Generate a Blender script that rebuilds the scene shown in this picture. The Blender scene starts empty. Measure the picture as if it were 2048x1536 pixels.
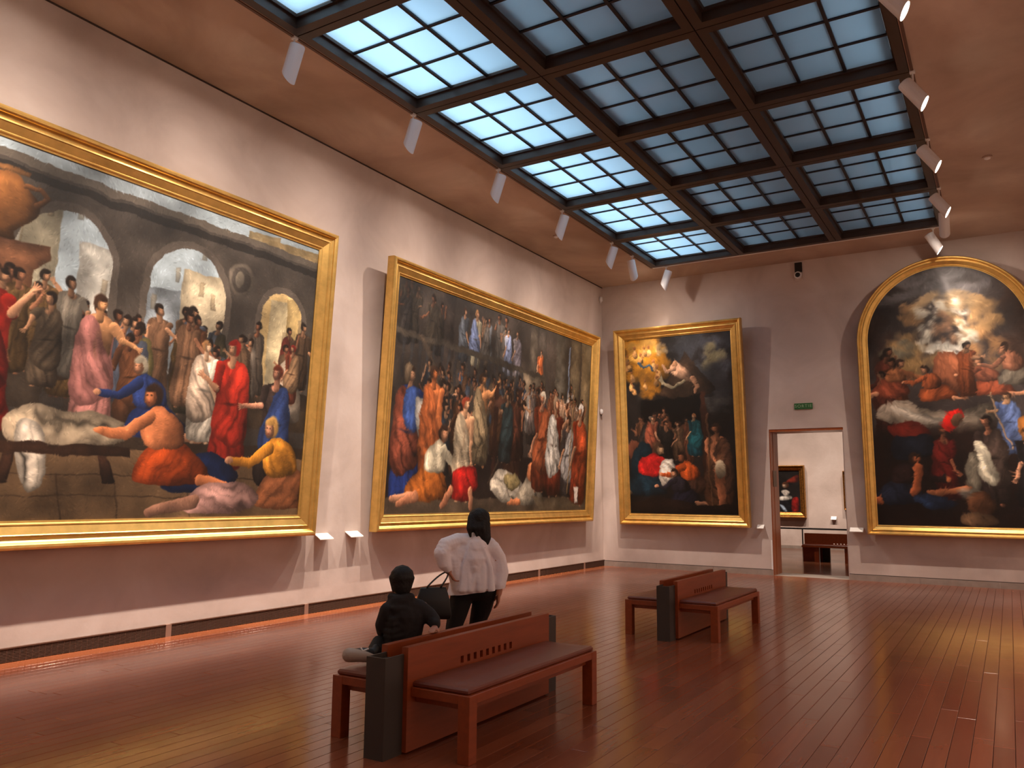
import bpy, bmesh, math, random
import numpy as np
from mathutils import Matrix, Vector

# ---------------------------------------------------------------- camera, world, exposure
S = bpy.context.scene
COL = S.collection
cam_data = bpy.data.cameras.new('camera')
cam_data.sensor_fit = 'HORIZONTAL'
cam_data.sensor_width = 36.0
cam_data.lens = 28.4538
cam_data.clip_end = 200
CAM = bpy.data.objects.new('camera', cam_data)
COL.objects.link(CAM)
CAM_POS = Vector((8.1454, -17.49, 1.6))
cr = Vector((0.85412632, 0.51998417, 0.00920324))
cu = Vector((0.06296327, -0.12095727, 0.99065885))
cb = Vector((0.51624012, -0.84556833, -0.13605269))
CAM.matrix_world = Matrix(((cr.x, cu.x, cb.x, CAM_POS.x), (cr.y, cu.y, cb.y, CAM_POS.y),
                           (cr.z, cu.z, cb.z, CAM_POS.z), (0, 0, 0, 1)))
S.camera = CAM

world = bpy.data.worlds.new('dusk_sky')
S.world = world
world.use_nodes = True
wn = world.node_tree.nodes['Background']
wn.inputs['Color'].default_value = (0.52, 0.72, 0.86, 1)
wn.inputs['Strength'].default_value = 4.2

S.view_settings.view_transform = 'Standard'
S.view_settings.look = 'None'
S.view_settings.exposure = 0.0
S.view_settings.gamma = 1.0
S.view_settings.use_curve_mapping = False

LAMP_COL = (1.0, 0.815, 0.68)
LAMP_W = 1600.0

# ---------------------------------------------------------------- dimensions
RW = 9.17            # room width (left wall x=0)
YB = -21.0           # wall behind the camera
HC = 6.613           # ceiling
SKX = [1.72, 3.64, 5.55, 7.45]
SKY0, SKP = -1.04, 2.115
NROW = 8
SKY1 = SKY0 - SKP * NROW

# ---------------------------------------------------------------- helpers
def srgb(r, g, b):
    f = lambda c: (c / 255 / 12.92) if c / 255 <= 0.04045 else ((c / 255 + 0.055) / 1.055) ** 2.4
    return (f(r), f(g), f(b), 1)

def tag(o, label=None, cat=None, group=None, kind=None):
    if label: o['label'] = label
    if cat: o['category'] = cat
    if group: o['group'] = group
    if kind: o['kind'] = kind
    return o

def empty(name, loc=(0, 0, 0), mat=None):
    o = bpy.data.objects.new(name, None)
    o.empty_display_size = 0.1
    COL.objects.link(o)
    if mat is not None: o.matrix_world = mat
    else: o.location = loc
    return o

def link(name, me, parent=None, loc=(0, 0, 0)):
    o = bpy.data.objects.new(name, me)
    COL.objects.link(o)
    o.parent = parent
    o.location = loc
    return o

class MB:
    """collects geometry for one mesh"""
    def __init__(s):
        s.v, s.f = [], []
    def add(s, vs, fs):
        n = len(s.v)
        s.v += [tuple(a) for a in vs]
        s.f += [tuple(i + n for i in f) for f in fs]
        return s
    def box(s, x0, x1, y0, y1, z0, z1):
        return s.add([(x0, y0, z0), (x1, y0, z0), (x1, y1, z0), (x0, y1, z0),
                      (x0, y0, z1), (x1, y0, z1), (x1, y1, z1), (x0, y1, z1)],
                     [(0, 3, 2, 1), (4, 5, 6, 7), (0, 1, 5, 4), (1, 2, 6, 5), (2, 3, 7, 6), (3, 0, 4, 7)])
    def tube(s, pts, r, n=10, caps=True):
        pts = [Vector(p) for p in pts]
        rs = r if isinstance(r, (list, tuple)) else [r] * len(pts)
        vs, fs = [], []
        ref = None
        for i, p in enumerate(pts):
            d = (pts[min(i + 1, len(pts) - 1)] - pts[max(i - 1, 0)]).normalized()
            if ref is None:
                ref = d.orthogonal().normalized()
            a = (ref - d * ref.dot(d)).normalized(); ref = a
            b = d.cross(a)
            for k in range(n):
                t = 2 * math.pi * k / n
                vs.append(p + (a * math.cos(t) + b * math.sin(t)) * rs[i])
        for i in range(len(pts) - 1):
            for k in range(n):
                fs.append((i * n + k, i * n + (k + 1) % n, (i + 1) * n + (k + 1) % n, (i + 1) * n + k))
        if caps:
            fs.append(tuple(range(n))[::-1]); fs.append(tuple((len(pts) - 1) * n + k for k in range(n)))
        return s.add(vs, fs)
    def build(s, name, mat, parent=None, loc=(0, 0, 0), bevel=0, smooth=False, seg=2):
        me = bpy.data.meshes.new(name)
        me.from_pydata(s.v, [], s.f)
        if bevel:
            bm = bmesh.new(); bm.from_mesh(me)
            bmesh.ops.bevel(bm, geom=bm.edges[:], offset=bevel, segments=seg, affect='EDGES', profile=0.5, clamp_overlap=True)
            bm.to_mesh(me); bm.free()
        if smooth:
            me.polygons.foreach_set('use_smooth', [True] * len(me.polygons))
        me.materials.append(mat)
        me.update()
        return link(name, me, parent, loc)

def box(name, x0, x1, y0, y1, z0, z1, mat, parent=None, bevel=0):
    return MB().box(x0, x1, y0, y1, z0, z1).build(name, mat, parent, bevel=bevel)

# ---------------------------------------------------------------- materials
def new_mat(name):
    m = bpy.data.materials.new(name)
    m.use_nodes = True
    nt = m.node_tree
    return m, nt, nt.nodes, nt.links, nt.nodes['Principled BSDF']

def principled(name, col, rough=0.5, metal=0.0, spec=0.5, coat=0.0, noise=None, bump=None, coord='Object', sheen=0):
    """noise=(scale, amount, detail[, stretch xyz]) varies the colour; bump=(scale, strength)"""
    m, nt, N, L, B = new_mat(name)
    B.inputs['Base Color'].default_value = col
    B.inputs['Roughness'].default_value = rough
    B.inputs['Metallic'].default_value = metal
    B.inputs['Specular IOR Level'].default_value = spec
    B.inputs['Coat Weight'].default_value = coat
    B.inputs['Coat Roughness'].default_value = 0.15
    if sheen: B.inputs['Sheen Weight'].default_value = sheen
    tc = N.new('ShaderNodeTexCoord')
    if noise:
        mp = N.new('ShaderNodeMapping')
        mp.inputs['Scale'].default_value = noise[3] if len(noise) > 3 else (1, 1, 1)
        L.new(tc.outputs[coord], mp.inputs['Vector'])
        nz = N.new('ShaderNodeTexNoise')
        nz.inputs['Scale'].default_value = noise[0]
        nz.inputs['Detail'].default_value = noise[2]
        nz.inputs['Roughness'].default_value = 0.6
        L.new(mp.outputs[0], nz.inputs['Vector'])
        mr = N.new('ShaderNodeMapRange')
        mr.inputs['From Min'].default_value = 0.25; mr.inputs['From Max'].default_value = 0.75
        mr.inputs['To Min'].default_value = 1 - noise[1]; mr.inputs['To Max'].default_value = 1 + noise[1]
        L.new(nz.outputs['Fac'], mr.inputs['Value'])
        mx = N.new('ShaderNodeVectorMath'); mx.operation = 'SCALE'
        mx.inputs[0].default_value = col[:3]
        L.new(mr.outputs[0], mx.inputs['Scale'])
        L.new(mx.outputs[0], B.inputs['Base Color'])
    if bump:
        bz = N.new('ShaderNodeTexNoise')
        bz.inputs['Scale'].default_value = bump[0]; bz.inputs['Detail'].default_value = 3
        L.new(tc.outputs[coord], bz.inputs['Vector'])
        bp = N.new('ShaderNodeBump'); bp.inputs['Strength'].default_value = bump[1]; bp.inputs['Distance'].default_value = 0.01
        L.new(bz.outputs['Fac'], bp.inputs['Height'])
        L.new(bp.outputs[0], B.inputs['Normal'])
    return m

def emission(name, col, strength):
    m, nt, N, L, B = new_mat(name)
    B.inputs['Base Color'].default_value = (0.8, 0.8, 0.8, 1)
    B.inputs['Emission Color'].default_value = col
    B.inputs['Emission Strength'].default_value = strength
    m.cycles.emission_sampling = 'NONE'
    return m

def plaster(name, c0, c1, c2, scale):
    """two-octave cloudy plaster mottling; on the ceiling it paints in lamp reflection"""
    m, nt, N, L, B = new_mat(name)
    B.inputs['Roughness'].default_value = 0.75
    B.inputs['Specular IOR Level'].default_value = 0.25
    tc = N.new('ShaderNodeTexCoord')
    n1 = N.new('ShaderNodeTexNoise'); n1.inputs['Scale'].default_value = scale; n1.inputs['Detail'].default_value = 6
    n1.inputs['Roughness'].default_value = 0.55; n1.inputs['Distortion'].default_value = 0.6
    L.new(tc.outputs['Object'], n1.inputs['Vector'])
    cr_ = N.new('ShaderNodeValToRGB')
    e = cr_.color_ramp.elements
    e[0].position = 0.3; e[0].color = c0
    e[1].position = 0.72; e[1].color = c2
    k = cr_.color_ramp.elements.new(0.5); k.color = c1
    L.new(n1.outputs['Fac'], cr_.inputs['Fac'])
    L.new(cr_.outputs['Color'], B.inputs['Base Color'])
    n2 = N.new('ShaderNodeTexNoise'); n2.inputs['Scale'].default_value = 9; n2.inputs['Detail'].default_value = 5
    L.new(tc.outputs['Object'], n2.inputs['Vector'])
    bp = N.new('ShaderNodeBump'); bp.inputs['Strength'].default_value = 0.12; bp.inputs['Distance'].default_value = 0.02
    L.new(n2.outputs['Fac'], bp.inputs['Height']); L.new(bp.outputs[0], B.inputs['Normal'])
    return m

M = {}
M['wall'] = plaster('wall_plaster', srgb(180, 163, 154), srgb(197, 180, 171), srgb(209, 194, 186), 0.9)
M['ceiling'] = plaster('ceiling_plaster_lit_patches', srgb(162, 138, 122), srgb(182, 157, 140), srgb(208, 184, 166), 0.55)  # cloudy pale patches paint in uneven lamp reflection
M['beam'] = principled('skylight_bronze', srgb(66, 52, 44), 0.42, 0.3, 0.5, noise=(3, 0.12, 3))
M['bar'] = principled('glazing_bar_metal', srgb(40, 40, 48), 0.4, 0.5)
M['gold'] = principled('gilded_wood', (0.74, 0.47, 0.14, 1), 0.36, 0.85, noise=(6, 0.2, 5))
M['gold_dark'] = principled('antique_gilding', (0.50, 0.26, 0.07, 1), 0.42, 1.0, noise=(30, 0.6, 5), bump=(45, 0.8))
M['backing'] = principled('canvas_backing', srgb(70, 50, 38), 0.8)
M['stone'] = principled('grey_stone', srgb(152, 138, 128), 0.5, noise=(5, 0.18, 6))
M['threshold'] = principled('threshold_stone', srgb(176, 164, 152), 0.4, noise=(5, 0.1, 6))
M['grille'] = principled('dark_bronze_grille', srgb(92, 64, 50), 0.5, 0.2)
M['post'] = principled('grille_post', srgb(140, 108, 92), 0.7)
M['grille_back'] = principled('grille_recess', srgb(44, 28, 20), 0.9)
M['void'] = principled('dark_void', srgb(14, 11, 10), 0.9)
M['groove'] = principled('dark_line', srgb(58, 42, 36), 0.8)
M['white'] = principled('white_enamel', srgb(232, 228, 226), 0.4)
M['label'] = principled('label_card', srgb(238, 234, 228), 0.5)
M['lens'] = emission('lamp_lens', (1.0, 0.88, 0.72, 1), 26)
M['black'] = principled('black_plastic', srgb(22, 20, 20), 0.5)
M['green'] = principled('sign_green', srgb(36, 98, 48), 0.5)
M['sign_white'] = principled('sign_lettering', srgb(150, 176, 140), 0.6)
M['door_wood'] = principled('door_wood', srgb(168, 92, 48), 0.30, noise=(2.2, 0.18, 5, (6, 6, 0.5)))
M['bench_wood'] = principled('bench_wood', srgb(140, 63, 28), 0.38, noise=(3, 0.2, 5, (8, 0.8, 8)))
M['leather'] = principled('brown_leather', srgb(112, 54, 38), 0.32, noise=(6, 0.12, 4), bump=(240, 0.15))
M['steel'] = principled('dark_grey_steel', srgb(66, 60, 56), 0.5, 0.2)
M['skin'] = principled('skin', srgb(176, 118, 92), 0.5)
M['hair'] = principled('dark_hair', srgb(15, 11, 10), 0.7, noise=(30, 0.4, 4, (1, 1, 0.2)), bump=(60, 0.6))
M['blouse'] = principled('white_cotton', srgb(246, 238, 242), 0.75, bump=(13, 0.8))
M['trousers'] = principled('black_trousers', srgb(20, 18, 18), 0.8)
M['hoodie'] = principled('charcoal_hoodie', srgb(29, 25, 26), 0.85, bump=(20, 0.5))
M['sole'] = principled('shoe_rubber', srgb(176, 160, 146), 0.6)
M['bag'] = principled('black_leather', srgb(22, 20, 20), 0.45)
M['eye'] = principled('eye_dark', srgb(30, 22, 18), 0.2)

# floor boards: varies per board
def floor_mat(name, c0, c1, rough):
    m, nt, N, L, B = new_mat(name)
    tc = N.new('ShaderNodeTexCoord'); oi = N.new('ShaderNodeObjectInfo'); ge = N.new('ShaderNodeNewGeometry')
    ad = N.new('ShaderNodeMath'); ad.operation = 'ADD'
    L.new(oi.outputs['Random'], ad.inputs[0]); L.new(ge.outputs['Random Per Island'], ad.inputs[1])
    fr = N.new('ShaderNodeMath'); fr.operation = 'FRACT'; L.new(ad.outputs[0], fr.inputs[0])
    mp = N.new('ShaderNodeMapping'); mp.inputs['Scale'].default_value = (14, 0.9, 14)
    L.new(ge.outputs['Position'], mp.inputs['Vector'])
    nz = N.new('ShaderNodeTexNoise'); nz.inputs['Scale'].default_value = 1.5; nz.inputs['Detail'].default_value = 6
    L.new(mp.outputs[0], nz.inputs['Vector'])
    mx = N.new('ShaderNodeMix'); mx.data_type = 'FLOAT'; mx.inputs[0].default_value = 0.55
    L.new(nz.outputs['Fac'], mx.inputs[2]); L.new(fr.outputs[0], mx.inputs[3])
    rp = N.new('ShaderNodeValToRGB')
    rp.color_ramp.elements[0].position = 0.1; rp.color_ramp.elements[0].color = c0
    rp.color_ramp.elements[1].position = 0.9; rp.color_ramp.elements[1].color = c1
    L.new(mx.outputs[0], rp.inputs['Fac']); L.new(rp.outputs['Color'], B.inputs['Base Color'])
    n2 = N.new('ShaderNodeTexNoise'); n2.inputs['Scale'].default_value = 1.1; n2.inputs['Detail'].default_value = 3
    L.new(ge.outputs['Position'], n2.inputs['Vector'])
    mr = N.new('ShaderNodeMapRange'); mr.inputs['To Min'].default_value = rough - 0.05; mr.inputs['To Max'].default_value = rough + 0.07
    L.new(n2.outputs['Fac'], mr.inputs['Value']); L.new(mr.outputs[0], B.inputs['Roughness'])
    B.inputs['Specular IOR Level'].default_value = 0.5
    n3 = N.new('ShaderNodeTexNoise'); n3.inputs['Scale'].default_value = 2.5; n3.inputs['Detail'].default_value = 2
    L.new(ge.outputs['Position'], n3.inputs['Vector'])
    bp = N.new('ShaderNodeBump'); bp.inputs['Strength'].default_value = 0.06; bp.inputs['Distance'].default_value = 0.02
    L.new(n3.outputs['Fac'], bp.inputs['Height']); L.new(bp.outputs[0], B.inputs['Normal'])
    return m
M['floor'] = floor_mat('floor_boards', srgb(116, 60, 40), srgb(143, 80, 54), 0.17)
M['floor_reflection'] = floor_mat('floor_reflection_strip', srgb(146, 82, 52), srgb(160, 94, 60), 0.22)  # orange tone stands in for the floor's reflection of the grille

# skylight glass: frosted, lit by sky and tubes above it
def glass_mat():
    m, nt, N, L, B = new_mat('frosted_glass')
    out = N['Material Output']
    tl = N.new('ShaderNodeBsdfTranslucent'); tl.inputs['Color'].default_value = (0.80, 0.89, 0.95, 1)
    gl = N.new('ShaderNodeBsdfGlossy'); gl.inputs['Roughness'].default_value = 0.12; gl.inputs['Color'].default_value = (0.9, 0.95, 1, 1)
    fz = N.new('ShaderNodeFresnel'); fz.inputs['IOR'].default_value = 1.25
    rf = N.new('ShaderNodeBsdfRefraction'); rf.inputs['IOR'].default_value = 1.02; rf.inputs['Roughness'].default_value = 0.3
    rf.inputs['Color'].default_value = (0.85, 0.93, 1, 1)
    m1 = N.new('ShaderNodeMixShader'); m1.inputs[0].default_value = 0.22
    L.new(tl.outputs[0], m1.inputs[1]); L.new(rf.outputs[0], m1.inputs[2])
    m2 = N.new('ShaderNodeMixShader'); L.new(fz.outputs[0], m2.inputs[0])
    L.new(m1.outputs[0], m2.inputs[1]); L.new(gl.outputs[0], m2.inputs[2])
    L.new(m2.outputs[0], out.inputs['Surface'])
    return m
M['glass'] = glass_mat()
M['baffle'] = principled('baffle_grey', srgb(150, 155, 160), 0.7)  # for the added unseen roof over the skylight
M['tube'] = emission('fluorescent_tube', (0.82, 0.93, 1.0, 1), 9)
M['tube'].cycles.emission_sampling = 'AUTO'

# ================================================================ the setting
def struct(o):
    o['kind'] = 'structure'
    return o

T = 0.3
DX0, DX1, DZ = 3.865, 5.345, 3.03        # doorway
WT = 0.62                                 # far wall thickness
struct(box('wall_left', -T, 0, YB - T, 0, 0, HC + 0.5, M['wall']))
struct(box('wall_right', RW, RW + T, YB - T, WT, 0, HC + 0.5, M['wall']))
struct(box('wall_back', 0, RW, YB - T, YB, 0, HC + 0.5, M['wall']))
b = MB()
b.box(-T, DX0, 0, WT, 0, HC + 0.5); b.box(DX1, RW, 0, WT, 0, HC + 0.5); b.box(DX0, DX1, 0, WT, DZ, HC + 0.5)
struct(b.build('wall_far', M['wall']))
CT = 0.30
b = MB()
b.box(0, SKX[0], YB, 0, HC, HC + CT); b.box(SKX[3], RW, YB, 0, HC, HC + CT)
b.box(SKX[0], SKX[3], SKY0, 0, HC, HC + CT); b.box(SKX[0], SKX[3], YB, SKY1, HC, HC + CT)
struct(b.build('ceiling', M['ceiling']))
# thin dark line where the walls meet the ceiling
struct(box('trim_1', 0, 0.012, YB, 0, HC - 0.018, HC, M['groove']))

# floor: dark sub-floor with boards laid along the room
floor = struct(box('floor', -T, RW + T, YB - T, 0, -0.25, -0.03, M['void']))
random.seed(5)
PW, GAP = 0.1215, 0.0032
lens_ = [1.45, 1.95, 2.45]
def plank_mesh(ln, w, name, mat):
    c = 0.0015
    x0, x1 = GAP / 2, w - GAP / 2
    y0, y1 = GAP / 2, ln - GAP / 2
    v = [(x0, y0, -0.03), (x1, y0, -0.03), (x1, y1, -0.03), (x0, y1, -0.03),
         (x0, y0, -c), (x1, y0, -c), (x1, y1, -c), (x0, y1, -c),
         (x0 + c, y0 + c, 0), (x1 - c, y0 + c, 0), (x1 - c, y1 - c, 0), (x0 + c, y1 - c, 0)]
    f = [(0, 1, 5, 4), (1, 2, 6, 5), (2, 3, 7, 6), (3, 0, 4, 7), (4, 5, 9, 8), (5, 6, 10, 9), (6, 7, 11, 10), (7, 4, 8, 11), (8, 9, 10, 11)]
    me = bpy.data.meshes.new(name); me.from_pydata(v, [], f); me.materials.append(mat)
    return me, v, f
PM = [plank_mesh(l, PW, 'plank', M['floor']) for l in lens_]
planks = []
STRIP_W = 0.30
nrow = int((RW - STRIP_W) / PW) + 1
for i in range(nrow):
    x = STRIP_W + i * PW
    y = YB - random.random() * 1.4
    while y < 0:
        k = random.randrange(3)
        if y + lens_[k] > -0.001:
            planks.append((x, y, k, True)); break
        planks.append((x, y, k, False)); y += lens_[k]
def view_size(p):
    c = Vector((p[0] + PW / 2, p[1] + lens_[p[2]] / 2, 0)) - CAM_POS
    z = -c.dot(cb)
    if z < 1: return 0
    u, w = c.dot(cr) / z, c.dot(cu) / z
    if abs(u) > 0.66 or w > 0.5 or w < -0.5: return 0
    return 1 / z ** 3
order = sorted(range(len(planks)), key=lambda i: -view_size(planks[i]))
keep = set(i for i in order[:290] if view_size(planks[i]) > 0 and not planks[i][3])
rest = MB()
for i, (x, y, k, cut) in enumerate(planks):
    if i in keep:
        link('plank', PM[k][0], floor, (x, y, 0))
    else:
        v, f = PM[k][1], PM[k][2]
        rest.add([(min(a[0] + x, RW), min(max(a[1] + y, YB), 0), a[2]) for a in v], f)
r = rest.build('plank_field', M['floor'], floor); r['kind'] = 'stuff'
# orange boards along the left wall paint in the grille's floor reflection
y = YB
while y < 0:
    ln = min(2.6, -y)
    me, v, f = plank_mesh(ln, STRIP_W, 'reflection_strip_board', M['floor_reflection'])
    link('reflection_strip_board', me, floor, (0, y, 0)); y += 2.6

# left wall skirting: a warm-air grille in lengths with pale posts between
gr = struct(box('baseboard_left', 0, 0.012, YB, 0, 0.0, 0.13, M['grille_back']))
joints = [-20.0, -17.85, -15.75, -13.63, -11.51, -9.415, -7.3, -5.2, -3.09, -1.05, 0.0]
for a, c in zip(joints[:-1], joints[1:]):
    a2, c2 = a + 0.035, c - (0.035 if c < 0 else 0)
    s = MB()
    for k in range(9):
        z = 0.008 + k * 0.0136
        s.add([(0.012, a2, z + 0.0085), (0.030, a2, z), (0.030, a2, z + 0.004), (0.012, a2, z + 0.0125),
               (0.012, c2, z + 0.0085), (0.030, c2, z), (0.030, c2, z + 0.004), (0.012, c2, z + 0.0125)],
              [(0, 1, 5, 4), (1, 2, 6, 5), (2, 3, 7, 6), (3, 0, 4, 7), (0, 3, 2, 1), (4, 5, 6, 7)])
    n = int((c2 - a2) / 0.06)
    for k in range(n + 1):
        yy = a2 + (c2 - a2) * k / n
        s.box(0.012, 0.027, yy - 0.003, yy + 0.003, 0, 0.13)
    g = s.build('louvre_grille', M['grille'], gr); g['kind'] = 'stuff'
    box('top_rail', 0.0, 0.034, a2, c2, 0.126, 0.136, M['grille'], gr)
    if c < 0:
        box('grille_post', 0.0, 0.033, c - 0.035, c + 0.035, 0.0, 0.134, M['post'], gr)
# far wall skirting in grey stone with a thin dark line above
bb = struct(empty('baseboard_far'))
for k, (x0, x1) in enumerate([(0.0, 1.3), (1.3, 2.6), (2.6, DX0), (DX1, 6.6), (6.6, 7.9), (7.9, RW)]):
    box('stone_slab', x0 + 0.002, x1 - 0.002, -0.014, 0.0, 0.0, 0.112, M['stone'], bb)
box('dark_line', 0, DX0, -0.004, 0, 0.112, 0.124, M['groove'], bb)
box('dark_line', DX1, RW, -0.004, 0, 0.112, 0.124, M['groove'], bb)
br = struct(empty('baseboard_right'))
box('stone_slab', RW - 0.014, RW, YB, -0.014, 0.0, 0.112, M['stone'], br)

# doorway to the next room
door = struct(empty('door_1', (DX0, 0, 0)))
box('threshold', 0, DX1 - DX0, -0.0, WT + 0.1, -0.03, 0.004, M['threshold'], door)
box('lintel_lining', 0, DX1 - DX0, 0.015, WT, DZ - 0.05, DZ, M['door_wood'], door)
box('jamb_lining', 0.0, 0.018, 0.015, 0.22, 0, DZ - 0.05, M['door_wood'], door)
leaf = box('sliding_door_edge', 0.0, 0.024, 0.232, WT + 0.02, 0, DZ - 0.05, M['door_wood'], door)
box('lock_plate', 0.024, 0.028, 0.15, 0.44, 1.83, 2.17, principled('lock_plate_bronze', srgb(120, 92, 70), 0.35, 0.7), leaf)
box('lit_edge_strip', -0.03, 0.0, -0.012, 0.0, 0.12, 0.72, M['white'], door)  # white strip stands in for the wall edge catching light
box('jamb_lining', DX1 - DX0 - 0.018, DX1 - DX0, 0.015, WT, 0, DZ - 0.05, M['wall'], door)

# the next room
R2Y = 9.62
struct(box('floor_beyond', -3, RW + 3, WT, R2Y, -0.25, 0.0, floor_mat('next_room_floor', srgb(120, 72, 50), srgb(140, 88, 62), 0.16)))
struct(box('wall_beyond', -3, RW + 3, R2Y, R2Y + T, 0, HC + 0.5, M['wall']))
struct(box('wall_beyond_left', -3 - T, -3, WT, R2Y + T, 0, HC + 0.5, M['wall']))
struct(box('wall_beyond_right', RW + 3, RW + 3 + T, WT, R2Y + T, 0, HC + 0.5, M['wall']))
b = MB(); b.box(-3, -T, WT - 0.2, WT, 0, HC + 0.5); b.box(RW + T, RW + 3, WT - 0.2, WT, 0, HC + 0.5)
struct(b.build('wall_beyond_near', M['wall']))
struct(box('ceiling_beyond', -3 - T, RW + 3 + T, 0.0, R2Y + T, HC + 0.35, HC + 0.6, M['ceiling']))
struct(box('baseboard_beyond', -3, RW + 3, R2Y - 0.02, R2Y, 0, 0.10, M['stone']))

# ---------------------------------------------------------------- skylight
sky = struct(empty('window_1', (0, 0, HC)))
tag(sky, 'gridded skylight of frosted panes in a dark bronze frame')
FB = 0.115                 # frame width of one coffer
GZ = 0.135                 # glass height above the ceiling plane
cw0, ch0 = SKX[1] - SKX[0], SKP
protos = {}
def coffer_meshes(w, h):
    gp = 0.007
    o = (gp, w - gp, gp, h - gp)
    i = (FB, w - FB, FB, h - FB)
    z0, z1 = -0.006, 0.26
    fr = MB()
    def ring(a, za, c, zc):
        A = [(a[0], a[2], za), (a[1], a[2], za), (a[1], a[3], za), (a[0], a[3], za)]
        Cc = [(c[0], c[2], zc), (c[1], c[2], zc), (c[1], c[3], zc), (c[0], c[3], zc)]
        fr.add(A + Cc, [(k, (k + 1) % 4, 4 + (k + 1) % 4, 4 + k) for k in range(4)])
    ring(o, z1, o, z0); ring(o, z0, i, z0); ring(i, z0, i, GZ - 0.03)
    li = (i[0] + 0.03, i[1] - 0.03, i[2] + 0.03, i[3] - 0.03)
    ring(i, GZ - 0.03, li, GZ - 0.03); ring(li, GZ - 0.03, li, z1); ring(li, z1, o, z1)
    me = bpy.data.meshes.new('coffer_frame'); me.from_pydata(fr.v, [], fr.f); me.materials.append(M['beam'])
    iw, ih = (li[1] - li[0]), (li[3] - li[2])
    pw, ph = iw / 3, ih / 3
    pm = MB().box(0.012, pw - 0.012, 0.012, ph - 0.012, 0, 0.012)
    pme = bpy.data.meshes.new('pane'); pme.from_pydata(pm.v, [], pm.f); pme.materials.append(M['glass'])
    b1 = MB().box(-0.019, 0.019, 0, ih, -0.022, 0.03)
    m1 = bpy.data.meshes.new('glazing_bar'); m1.from_pydata(b1.v, [], b1.f); m1.materials.append(M['bar'])
    b2 = MB().box(0, iw, -0.017, 0.017, -0.018, 0.03)
    m2 = bpy.data.meshes.new('glazing_bar'); m2.from_pydata(b2.v, [], b2.f); m2.materials.append(M['bar'])
    return me, pme, m1, m2, li, pw, ph
for c in range(3):
    w = SKX[c + 1] - SKX[c]
    me, pme, m1, m2, li, pw, ph = coffer_meshes(w, SKP)
    for r_ in range(NROW):
        cf = link('coffer_frame', me, sky, (SKX[c], SKY0 - SKP * (r_ + 1), 0))
        for i in range(3):
            for j in range(3):
                link('pane', pme, cf, (li[0] + i * pw, li[2] + j * ph, GZ))
        for i in (1, 2):
            link('glazing_bar', m1, cf, (li[0] + i * pw, li[2], GZ))
            link('glazing_bar', m2, cf, (li[0], li[2] + i * ph, GZ))
# added unseen roof dims the other panes; open sky over the left bays
LZ = HC + 1.15
b = MB()
b.box(3.15, 7.9, SKY1 - 0.6, SKY0 + 0.6, LZ, LZ + 0.1)
b.box(1.0, 8.9, SKY0 + 0.5, SKY0 + 0.6, HC + 0.28, LZ)
b.box(1.0, 8.9, SKY1 - 0.6, SKY1 - 0.5, HC + 0.28, LZ)
struct(b.build('unseen_light_baffle', M['baffle']))
# lit tubes above the left bays
for r_ in range(NROW):
    y = SKY0 - SKP * (r_ + 0.62)
    tb = struct(MB().tube([(2.55, y - 0.35, HC + 0.55), (2.75, y + 0.35, HC + 0.55)], 0.013, 8).build('lantern_tube', M['tube']))

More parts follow.
